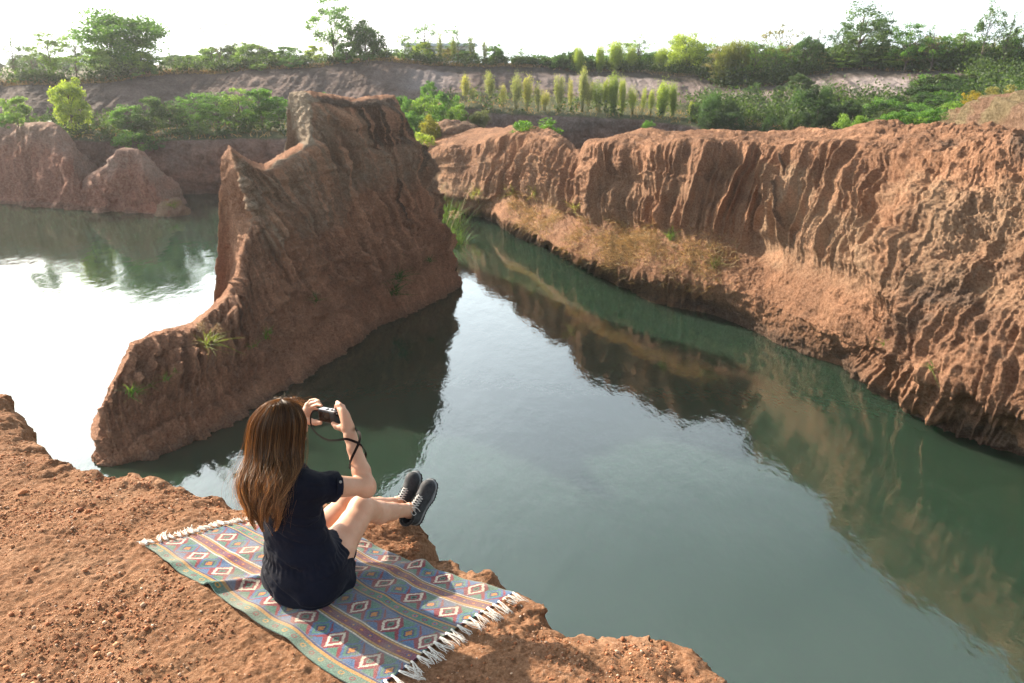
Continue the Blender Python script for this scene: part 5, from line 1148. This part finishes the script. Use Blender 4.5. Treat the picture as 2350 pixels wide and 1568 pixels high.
    for i, (X, yt, w, lab) in enumerate([(1330,104,30,'narrow yellow-green bamboo clump, first of the rounded ones on the rim'),(1378,102,36,'rounded yellow-green bamboo clump second from the left on the rim'),(1415,92,46,'largest rounded bamboo clump on the rim'),(1450,104,38,'rounded bamboo clump at the right of the largest one on the rim'),(1520,106,40,'bushy bamboo clump beside the bright spreading tree')]):
        plant('thick.%d' % (i % 2), X, yt, 117, G4, lab, 'bamboo', 'rounded bamboo clumps on the rim', w)
    for i, (X, yt) in enumerate(((1010, 70), (1040, 80), (1080, 78), (1112, 84))): plant('thin.0', X, yt, 116, (.14,.17,.06), ORD[i]+' wispy thin bamboo clump from the left, near the white building', 'bamboo', 'wispy bamboo clumps on the middle rim', 30)
    # the bamboo row on the terrace below the middle rim
    row = [(1068,170,'bamboo.0',30),(1086,196,'thin.0',22),(1122,164,'bamboo.1',32),(1153,192,'bamboo.2',30),(1184,166,'bamboo.3',30),(1210,172,'bamboo.0',34),(1236,186,'thin.0',32),(1250,206,'bamboo.3',26),(1285,172,'bamboo.1',28),(1312,178,'bamboo.2',22),(1338,152,'bamboo.0',32),(1351,186,'bamboo.1',24),(1376,182,'bamboo.3',36),(1392,180,'bamboo.0',26),(1410,168,'thick.0',32),(1431,178,'thick.1',28),(1454,196,'bamboo.3',30),(1476,198,'bamboo.2',20),(1496,204,'bamboo.0',24),(1522,186,'thick.0',38),(1548,190,'thick.1',34),(1588,232,'bamboo.2',20)]
    for i, (X, yt, k, w) in enumerate(row):
        yb = np.interp(X, [1068, 1122, 1207, 1361, 1498, 1600], [240, 256, 261, 266, 272, 284])
        plant(k, X, yt, 89.5, RT.choice([(.22,.235,.11), (.18,.20,.10), (.25,.25,.10)]) if X < 1370 else RT.choice([(.19,.25,.055), (.15,.20,.06), (.22,.26,.07)]), ORD[i]+' bamboo clump from the left in the row on the terrace', 'bamboo', 'bamboo row on the terrace', w*1.05)
    for X, yt, w, lab in ((1108,252,40,'grey-green bamboo clump low behind the crest of the orange cliff'),(1088,262,32,'lower grey-green bamboo clump behind the crest of the orange cliff')): plant('bamboo.1', X, yt, 74, (.09,.11,.06), lab, 'bamboo', None, w, base=300)
    # trees on the lower left terrace
    M = [('dense.1', 150, 183, 73, G4, 'bright yellow-green tree rising behind the broad red mound', 84), ('young.0', 30, 222, 68, G2, 'leafy tree at the far left behind the broad red mound', 70, 300), ('young.1', 4, 262, 66, G1, 'low leafy tree cut by the picture edge on the far left', 40, 300),
     ('young.1', 283, 240, 73, G1, 'leafy tree left end of the terrace grove, above the pointed mound', 80), ('dense.0', 302, 262, 72, G3, 'dark green tree of the terrace grove, above the pointed mound', 84), ('young.0', 345, 222, 74, G6, 'thin-leaved tree third from the left in the terrace grove', 76), ('young.1', 385, 232, 74, G6, 'greyish tree in the left half of the terrace grove', 80),
     ('tall.0', 440, 214, 74, G1, 'tall green tree in the middle of the terrace grove', 90), ('tall.1', 492, 212, 74, G1, 'tree just right of the middle of the terrace grove', 86), ('tall.2', 545, 203, 74, G2, 'lighter, tallest tree in the terrace grove', 92), ('young.0', 592, 203, 74, G1, 'leafy tree second from the right in the terrace grove', 92), ('young.1', 636, 222, 74, G1, 'last tree of the terrace grove, just left of the stone fin', 66),
     ('bush.0', 300, 298, 70, G1, 'bush hanging over the dark wall above the pointed mound', 90, 345), ('bush.1', 345, 308, 70, G3, 'darker bush hanging over the terrace edge', 60, 345), ('bush.2', 455, 280, 72.5, G6, 'small bush in front of the terrace grove', 50), ('bush.1', 415, 292, 72.5, G3, 'low dark bush under the greyish trees', 70), ('bush.2', 520, 296, 72.5, G3, 'low dark bush at the feet of the terrace trees', 80),
     ('dense.2', 746, 214, 80, G1, 'tip of a green tree showing just above the flat top of the stone fin', 60)]
    for k, X, yt, Y, c, lab, w, *bs in M: plant(k, X, yt, Y, c, lab, 'bush' if k[:4] == 'bush' else 'tree', 'trees on the lower left terrace', w, base=bs[0] if bs else None)
    # thicket between fin and orange cliff
    for k, X, yt, Y, c, lab, w, b in [('young.0', 925, 222, 76, G1, 'leafy tree directly behind the right edge of the stone fin', 70, 340), ('young.1', 975, 216, 76, G2, 'light green tree in the thicket between fin and orange cliff', 84, 345), ('young.0', 1022, 212, 79, G1, 'green tree at the back of the thicket between fin and orange cliff', 70, 330), ('young.1', 985, 186, 84, G1, 'small high tree on the slope above the thicket', 44, 250),
      ('dense.2', 952, 258, 72, G1, 'full bright tree low in the thicket between fin and orange cliff', 90, 350), ('young.1', 1050, 236, 75, G2, 'spreading yellow-tipped tree at the right side of the thicket', 60, 320), ('dense.0', 986, 264, 67.5, (.17,.17,.03), 'yellowish upright tree standing at the cliff corner', 50, 345), ('bush.0', 962, 304, 64.5, G4, 'sunlit bush spilling over the cliff corner beside the fin', 74, 355), ('bush.1', 950, 322, 64, G1, 'green bush hanging low over the cliff corner beside the fin', 50, 362),
      ('bush.2', 1228, 274, 58, (.075,.16,.025), 'bright green spreading bush behind the crest of the orange cliff', 96, 312), ('bush.0', 1488, 276, 60, G1, 'small round bush in front of the terrace wall', 30, 300)]:
        plant(k, X, yt, Y, c, lab, 'bush' if k[:4] == 'bush' else 'tree', 'thicket between fin and orange cliff' if X < 1100 else None, w, base=b)
    # bushes and bamboo right of the terrace, and the dark overgrown slope
    for i, (X, yt, Y, w, k, b) in enumerate([(1600,236,88,34,'bamboo.1',292),(1628,214,82,50,'thick.0',300),(1650,206,84,46,'thick.1',300),(1676,222,82,50,'dense.0',300),(1640,250,78,70,'dense.1',306),(1690,258,78,50,'dense.2',306),(1838,206,86,50,'thick.0',290),(1868,196,86,50,'dense.0',290),(1902,190,86,56,'thick.1',290),(1880,228,80,80,'dense.1',304),(1930,236,80,70,'dense.0',304),(1812,262,76,36,'bamboo.0',306),(1770,262,78,40,'bush.0',306),(1960,232,80,60,'dense.2',306),(1718,200,96,26,'slim.0',240),(1790,196,98,34,'dense.2',236),(1738,190,99,40,'slim.1',246),(1840,170,98,60,'dense.1',230)]):
        plant(k, X, yt, Y, RT.choice([(.026,.055,.022), G3, (.045,.08,.035)]), 'shady shrub on the overgrown slope behind the orange cliff', 'shrub', 'shrubs on the overgrown slope', w, base=b)
    n = 0
    for i in range(120):
        X = RT.uniform(1985, 2350); yt = RT.uniform(158, 282)
        if yt < np.interp(X, [1985, 2060, 2120, 2350], [232, 214, 172, 160]): continue
        Y = np.interp(yt, [160, 282], [92, 50])+RT.uniform(-2, 2)
        c = RT.choice([(.022,.046,.018), (.022,.046,.018), (.03,.045,.018), G3]) if RT.random() < .85 else G1
        tp = dy(X, yt, Y); g = ground_at(tp[0], tp[1], (B_FAR,)); gp = tp[2]-g
        if gp > 7 or gp < -3: pass
        plant('bush.%d' % (i % 3), X, yt, Y, c, 'shady shrub on the overgrown slope behind the orange cliff', 'shrub', 'shrubs on the overgrown slope', RT.uniform(46, 86), base=yt+RT.uniform(22, 34))
    for X, yt, Y, w, c, lab in ((1958,262,44,60,G2,'olive shrub standing just behind the crest of the orange cliff, first from the left'),(2062,252,42,74,G1,'large leafy shrub just behind the crest of the orange cliff'),(2098,262,42,50,G2,'low shrub to the right of the large leafy one on the crest'),(2146,246,42,66,G1,'rounded shrub on the crest, below the yellow bush'),(2236,208,46,52,(.20,.16,.03),'yellow-orange bush on the dry slope at the right'),(2190,232,48,50,G2,'green bush left of the yellow-orange one'),(2300,196,50,60,G5,'dry olive bush high on the slope at the right edge')):
        plant('bush.%d' % (X % 3), X, yt, Y, c, lab, 'bush', None, w, base=yt+36)
trees()

def undergrowth():
    nu, nv = FARP.shape[:2]; r = np.random.RandomState(21); xs = np.array([f[0] for f in FAR], float)
    vr = np.cumsum([0, .03, .17, .15, .08, .17, .22, .06, .06, .06]); vr = vr/vr[-1]
    def band(tv0, tv1, n, hmin, hmax, dens=None):
        X = r.uniform(-60, 2420, n); tv = r.uniform(tv0, tv1, n); iu = np.clip((X-xs[0])/(xs[-1]-xs[0])*(nu-1), 0, nu-1).astype(int); iv = (np.interp(tv, np.arange(len(vr)), vr)*(nv-1)).astype(int)
        P = FARP[iu, iv]; h = r.uniform(hmin, hmax, n)
        if dens is not None: k = r.rand(n) < dens(X, tv); X, P, h = X[k], P[k], h[k]
        return X, P, h
    sets = [band(6.05, 6.6, 2600, .4, 1.3, lambda X, t: np.clip(.35+fbm(X*.02, t*3, 0, 3)*1.5+.3*(X > 1150), 0, 1)), band(6.1, 6.8, 1500, 1.0, 2.8, lambda X, t: sstep(1560, 1680, X)*.9),
            band(3.0, 4.3, 3600, .3, .9, lambda X, t: np.clip(.20+fbm(X*.02, t*3, 4, 3)*1.6, 0, 1)*np.where((X > 700) & (X < 1580), .22, 1)), band(3.0, 4.6, 2600, .8, 2.6, lambda X, t: sstep(1560, 1640, X)), band(3.3, 6.2, 5200, .5, 1.7, lambda X, t: sstep(2000, 2120, X-60*(t-3)))]
    C = []; S = []
    for X, P, h in sets:
        for p, hh in zip(P, h):
            k = int(16+10*hh); q = r.normal(size=(k, 3))*np.array([.42, .42, .36])*(.5+hh*.5); q[:, 2] = np.abs(q[:, 2])+r.rand(k)*hh*.8; C.append(p+q); S.append(np.clip(.35+.25*r.normal()+.2*r.normal(size=k), 0, 1))
    co, q = cards(np.concatenate(C), .20, r); o = mesh_np('undergrowth', co, quads=q, mat=LEAF, smooth=False); fattr(o, 'shade', np.repeat(np.concatenate(S), 4)); o.color = (.046, .078, .027, 1)
    tag(o, 'tangled low undergrowth along the rims, terraces and overgrown slope of the far canyon', 'undergrowth', kind='stuff')
    n = 9000; X, P, h = band(6.0, 6.5, n*2, .3, .9, lambda X, t: .5*(X < 1250)+.15); X2, P2, h2 = band(3.0, 4.0, n, .3, .8, lambda X, t: .4+0*X); P = np.concatenate([P, P2]); h = np.concatenate([h, h2]); n = len(P)
    co, q = blade_geo(P, r.normal(size=(n, 3))*.4+np.array([0, 0, .9]), h, np.full(n, .03), r, .5, 2); o = mesh_np('dry_grass', co, quads=q, mat=STRAW, smooth=False); fattr(o, 'shade', np.repeat(r.rand(n), 6)); o.color = (.30, .21, .10, 1)
    tag(o, 'dry brown grass fringing the far rim and terrace edges', 'dry grass', kind='stuff')

def right_hill():                # the dry reddish rise at the right edge, behind the cliff crest
    R = [(2150,300,46),(2190,284,45),(2230,262,44),(2262,246,43),(2300,230,42),(2350,217,41),(2420,210,40),(2600,205,39),(2900,200,38)]
    cols = []
    for X, y, Y in R:
        T = dy(X, y, Y); F = T+V3(-.8, -7, 0); F[2] = -2.6; F2 = F+V3(0, -2, -2); q = T+V3(0, 3, -.3); q2 = T+V3(0, 6, -4); cols.append([q2, q, T, .6*T+.4*F+V3(0, 0, .4), F, F2])
    m = earth('dry_slope', (.22, .10, .055), (.28, .15, .085), (.17, .07, .038), .8, pale=(.25, .19, .085), bd=.08, fine=4)
    o, P = loft('dry_slope', cols, 200, 120, m, lambda P, N, TU, TV, S: N*(fbm(P[..., 0]*.4, P[..., 1]*.4, P[..., 2], 5)*.7+fbm(P[..., 0]*2, P[..., 1]*2, P[..., 2]*2, 3)*.12)[..., None], attrs={'pale': lambda P, TU, TV, S: 1.3*sstep(3.2, 2.2, TV)*sstep(-.2, .2, fbm(P[..., 0]*.5, P[..., 1]*.5)), 'dark': lambda P, TU, TV, S: 0*S})
    o.name = 'terrain_dry_slope'; tag(o, kind='structure'); return bvh_of(P)
B_HILL = right_hill()

# ------------------------------------------------------------------ grasses
def blade_geo(P0, D, L, w, r, curve=.5, seg=4):
    n = len(P0); t = np.linspace(0, 1, seg+1)[None, :, None]; D = D/np.linalg.norm(D, axis=1)[:, None]
    side = np.cross(D, r.normal(size=(n, 3))); side /= np.linalg.norm(side, axis=1)[:, None]
    fall = np.zeros((n, 3)); fall[:, :2] = D[:, :2]; fall[:, 2] = -.6
    C = P0[:, None]+D[:, None]*L[:, None, None]*t+fall[:, None]*(L*curve)[:, None, None]*t*t
    W = (w[:, None, None]*(1-t*.85)); co = np.stack([C-side[:, None]*W, C+side[:, None]*W], 2).reshape(-1, 3)
    b = (np.arange(n)*(seg+1)*2)[:, None]+np.arange(seg)[None]*2; return co, np.stack([b, b+1, b+3, b+2], -1).reshape(-1, 4)
GRASS = leaf_mat('grass_blades', .3); STRAW = leaf_mat('straw', .25, True)
def tuft(X, Y, b, size, color, label, n=46, plumes=0, up=.9, name='grass_tuft', cat='grass tuft', group=None):
    h, nn = hit(X, Y, b)
    if h is None: print('tuft miss', X, Y); return
    r = np.random.RandomState(int(X)); D = r.normal(size=(n, 3))*.55+np.array([0, 0, up])+np.array(nn)*.35
    co, q = blade_geo(r.normal(size=(n, 3))*size*.10, D, size*r.uniform(.5, 1.1, n), np.full(n, size*.022), r, .45)
    if plumes:
        root = empty(name, h); o = mesh_np('blades', co, quads=q, mat=GRASS, parent=root, smooth=False); fattr(o, 'shade', r.rand(len(co))); o.color = tuple(color)+(1,)
        for k in range(plumes):
            d = nrm(r.normal(size=3)*.35+V3(.25, 0, 1)); pts = [d*size*t*1.25+V3(.3, 0, -.25)*size*t*t*.5 for t in np.linspace(0, 1, 7)]; fr = pts[-1]; c2, q2, t2 = tube_geo(pts, [size*.008]*7, 4)
            m2 = 60; tt = r.rand(m2); base = np.array([np.array(pts[4])+(fr-np.array(pts[4]))*x for x in tt]); c3, q3 = blade_geo(base, r.normal(size=(m2, 3))*.5+np.array([.2, 0, .6]), np.full(m2, size*.13), np.full(m2, size*.012), r, .8, 2)
            p = mesh_np('plume', np.concatenate([c2, c3]), quads=np.concatenate([q2, q3+len(c2)]), tris=t2, mat=STRAW, parent=root, smooth=False); fattr(p, 'shade', np.full(len(c2)+len(c3), .8)); p.color = (.20, .155, .11, 1)
        tag(root, label, cat, group); return
    o = mesh_np(name, co, quads=q, mat=GRASS, smooth=False); o.location = h; fattr(o, 'shade', r.rand(len(co))); o.color = tuple(color)+(1,); tag(o, label, cat, group)
GG = (.10, .20, .03)
tuft(303, 905, B_FIN, .50, GG, 'spiky bright green tuft on the near end of the stone fin', 60)
tuft(380, 872, B_FIN, .34, GG, 'small green tuft on the fin above the spiky bright one', 30)
tuft(345, 885, B_FIN, .26, GG, 'tiny green tuft between the spiky tuft and the small one on the fin', 22)
tuft(402, 852, B_FIN, .26, GG, 'tiny green tuft higher on the low shoulder of the fin', 20)
tuft(478, 792, B_FIN, .75, (.16, .19, .05), 'half-dry plumed grass tuft on the low shoulder of the fin', 60, plumes=5)
tuft(612, 775, B_FIN, .55, GG, 'green tuft right of the plumed grass on the fin', 44); tuft(582, 795, B_FIN, .42, GG, 'low green tuft beside the larger one right of the plumed grass', 34)
tuft(722, 690, B_FIN, .5, (.07, .12, .03), 'dark green tuft midway along the foot of the fin', 40)
tuft(912, 640, B_FIN, 1.0, (.06, .11, .03), 'tall dark green grass near the far foot of the fin', 80, plumes=3); tuft(900, 672, B_FIN, .9, (.05, .09, .025), 'low shaded grass below the tall dark grass at the fin foot', 80); tuft(985, 600, B_FIN, .5, (.06, .11, .03), 'small tuft near the far tip of the fin', 40)
tuft(1540, 548, B_CLF, .75, (.09, .15, .04), 'small leafy plant alone on the grassy bench', 90, name='plant', cat='plant', up=1.2)
tuft(1640, 612, B_CLF, .8, (.12, .13, .05), 'olive grass tuft on the shaded bank below the bench', 60)
for q, (x, y) in enumerate(((1085,452),(1100,448),(1175,440),(1228,446),(1320,480))): tuft(x, y, B_CLF, .85, (.20, .20, .06), ORD[q]+' yellow-green weed from the left at the foot of the fluted wall', 44, name='weed', cat='weed', group='weeds at the foot of the fluted wall')
for x, y, wh in ((2028,790,'upper'),(2140,850,'lower')): tuft(x, y, B_CLF, .45, (.10, .17, .04), wh+' of two green sprouts on the lower right face of the cliff', 30, name='weed', cat='weed', group='sprouts on the lower right cliff face')
def at_water(X, Y, size, n, plumes, label, seed):
    p = dz(X, Y, WZ); r = np.random.RandomState(seed); root = empty('reeds', tuple(p))
    D = r.normal(size=(n, 3))*.28+np.array([0, 0, 1.]); P0 = r.normal(size=(n, 3))*np.array([.7, .7, 0])*size*.35; co, q = blade_geo(P0, D, size*r.uniform(.4, 1, n), np.full(n, .022), r, .35)
    o = mesh_np('blades', co, quads=q, mat=GRASS, parent=root, smooth=False); fattr(o, 'shade', r.rand(len(co))); o.color = (.075, .125, .035, 1)
    for k in range(plumes):
        b0 = r.normal(size=3)*size*.25*np.array([1, 1, 0]); pts = [b0+V3(.30*t*t, 0, t)*size*1.05*r.uniform(.97, 1.03) for t in np.linspace(0, 1, 6)]; c2, q2, t2 = tube_geo(pts, [.012]*6, 4)
        base = np.array([pts[4]+(pts[5]-pts[4])*x for x in r.rand(70)]); c3, q3 = blade_geo(base, r.normal(size=(70, 3))*.4+np.array([.3, 0, .7]), np.full(70, .17), np.full(70, .015), r, .7, 2)
        pl = mesh_np('plume', np.concatenate([c2, c3]), quads=np.concatenate([q2, q3+len(c2)]), tris=t2, mat=STRAW, parent=root, smooth=False); fattr(pl, 'shade', np.full(len(c2)+len(c3), .9)); pl.color = (.26, .22, .18, 1)
    tag(root, label, 'reeds')
at_water(1018, 520, 3.0, 260, 3, 'plumed reeds growing in the water behind the far tip of the fin', 1)
at_water(1040, 560, 2.0, 160, 2, 'lower reeds at the water in front of the plumed ones by the fin tip', 2)
def straw():                     # dry grass on the bench
    nu, nv = CLP.shape[:2]; r = np.random.RandomState(8); n = 26000
    iu = r.randint(int(nu*.13), int(nu*.42), n*2); iv = r.randint(int(nv*.60), int(nv*.90), n*2)
    P = CLP[iu, iv]; dens = np.clip(.45+1.5*fbm(P[:, 0]*.35, P[:, 1]*.35, 3, 3), 0, 1)*sstep(-8.4, -7.6, P[:, 2])*sstep(-5.0, -6.2, P[:, 2])*np.interp(iu/nu, [.13, .18, .30, .42], [.6, 1, .6, .05])
    Nn = gnormals(CLP)[iu, iv]; flat = np.abs(Nn[:, 2]) > .45; k = flat & (r.rand(n*2) < dens); P = P[k][:n]; n = len(P)
    co, q = blade_geo(P, r.normal(size=(n, 3))*.5+np.array([-.1, -.1, .75]), r.uniform(.15, .55, n), np.full(n, .012), r, .6, 3)
    o = mesh_np('dry_grass', co, quads=q, mat=STRAW, smooth=False); fattr(o, 'shade', np.repeat(r.rand(n), 8)); o.color = (.27, .20, .115, 1); tag(o, 'straw-coloured dry grass covering the bench below the fluted wall', 'dry grass', kind='stuff')
straw()
undergrowth()
def boulder(X, Y, s, label, z=None):
    p = dz(X, Y, WZ) if z is None else z; n1, n2 = 60, 40; u, v = np.meshgrid(np.linspace(0, 2*np.pi, n1), np.linspace(0, np.pi, n2), indexing='ij')
    d = np.stack([np.cos(u)*np.sin(v), np.sin(u)*np.sin(v), np.cos(v)], -1); P = d*(1+.45*fbm(d[..., 0]*1.6+X, d[..., 1]*1.6, d[..., 2]*1.6, 5))[..., None]*np.array(s)+p
    m = earth('boulder_earth', (.30, .14, .09), (.40, .24, .15), (.2, .1, .06), 1, bd=.06, fine=3)
    o = mesh_np('boulder', P, quads=gridq(n1, n2), mat=m); tag(o, label, 'boulder'); return bvh_of(P)
bb = boulder(396, 492, (1.25, 1.0, 1.15), 'small rounded earth boulder in the water at the foot of the pointed red mound')
boulder(1036, 312, (2.2, 1.6, 1.3), 'brown earth lump on the cliff corner next to the thicket', dy(1036, 312, 69))
tuft(398, 474, bb, .8, (.16, .17, .05), 'grass tuft growing on top of the boulder by the pointed mound', 60)

# ------------------------------------------------------------------ small white building on the plateau behind the trees
def building():
    c = dy(1008, 134, 150); c[2] = ground_at(c[0], c[1], (B_FAR,)); root = empty('building', tuple(c)); tag(root, 'low white building with a pale roof half hidden behind rim trees', 'building')
    mw = NT('white_wall'); wall = mw.fin((.72, .73, .74), .8); mr = NT('pale_roof'); roof = mr.fin((.45, .52, .60), .5); md = NT('window_dark'); dk = md.fin((.04, .05, .06), .2)
    I = np.eye(3); H = max(3.4, dy(1008, 106, 150)[2]-c[2])
    bevel_box('wall', I, (0, 0, 0), (-6, 0, -1), (6, 7, H-.5), .03, wall, root); bevel_box('roof', I, (0, 0, 0), (-6.6, -1.2, H-.5+.003), (6.6, 8, H), .05, roof, root)
    for k in range(4): bevel_box('window', I, (0, 0, 0), (-4.9+k*2.7, -.06, 1.0), (-3.4+k*2.7, .05, 2.4), .01, dk, root)
building()

# ------------------------------------------------------------------ hazy air
def haze():
    lo, hi = (-700, -30, WZ-5), (700, 700, 40); co = [(x, y, z) for x in (lo[0], hi[0]) for y in (lo[1], hi[1]) for z in (lo[2], hi[2])]
    m = bpy.data.materials.new('hazy_air'); m.use_nodes = True; t = m.node_tree; t.nodes.clear(); o_ = t.nodes.new('ShaderNodeOutputMaterial'); v = t.nodes.new('ShaderNodeVolumePrincipled')
    v.inputs['Color'].default_value = (.93, .95, 1, 1); v.inputs['Density'].default_value = HAZE; v.inputs['Anisotropy'].default_value = .45; t.links.new(v.outputs[0], o_.inputs['Volume'])
    o = mesh_np('haze', co, quads=[(0,1,3,2), (4,6,7,5), (0,4,5,1), (2,3,7,6), (0,2,6,4), (1,5,7,3)], mat=m, smooth=False); tag(o, kind='stuff')
HAZE = .00030
haze()
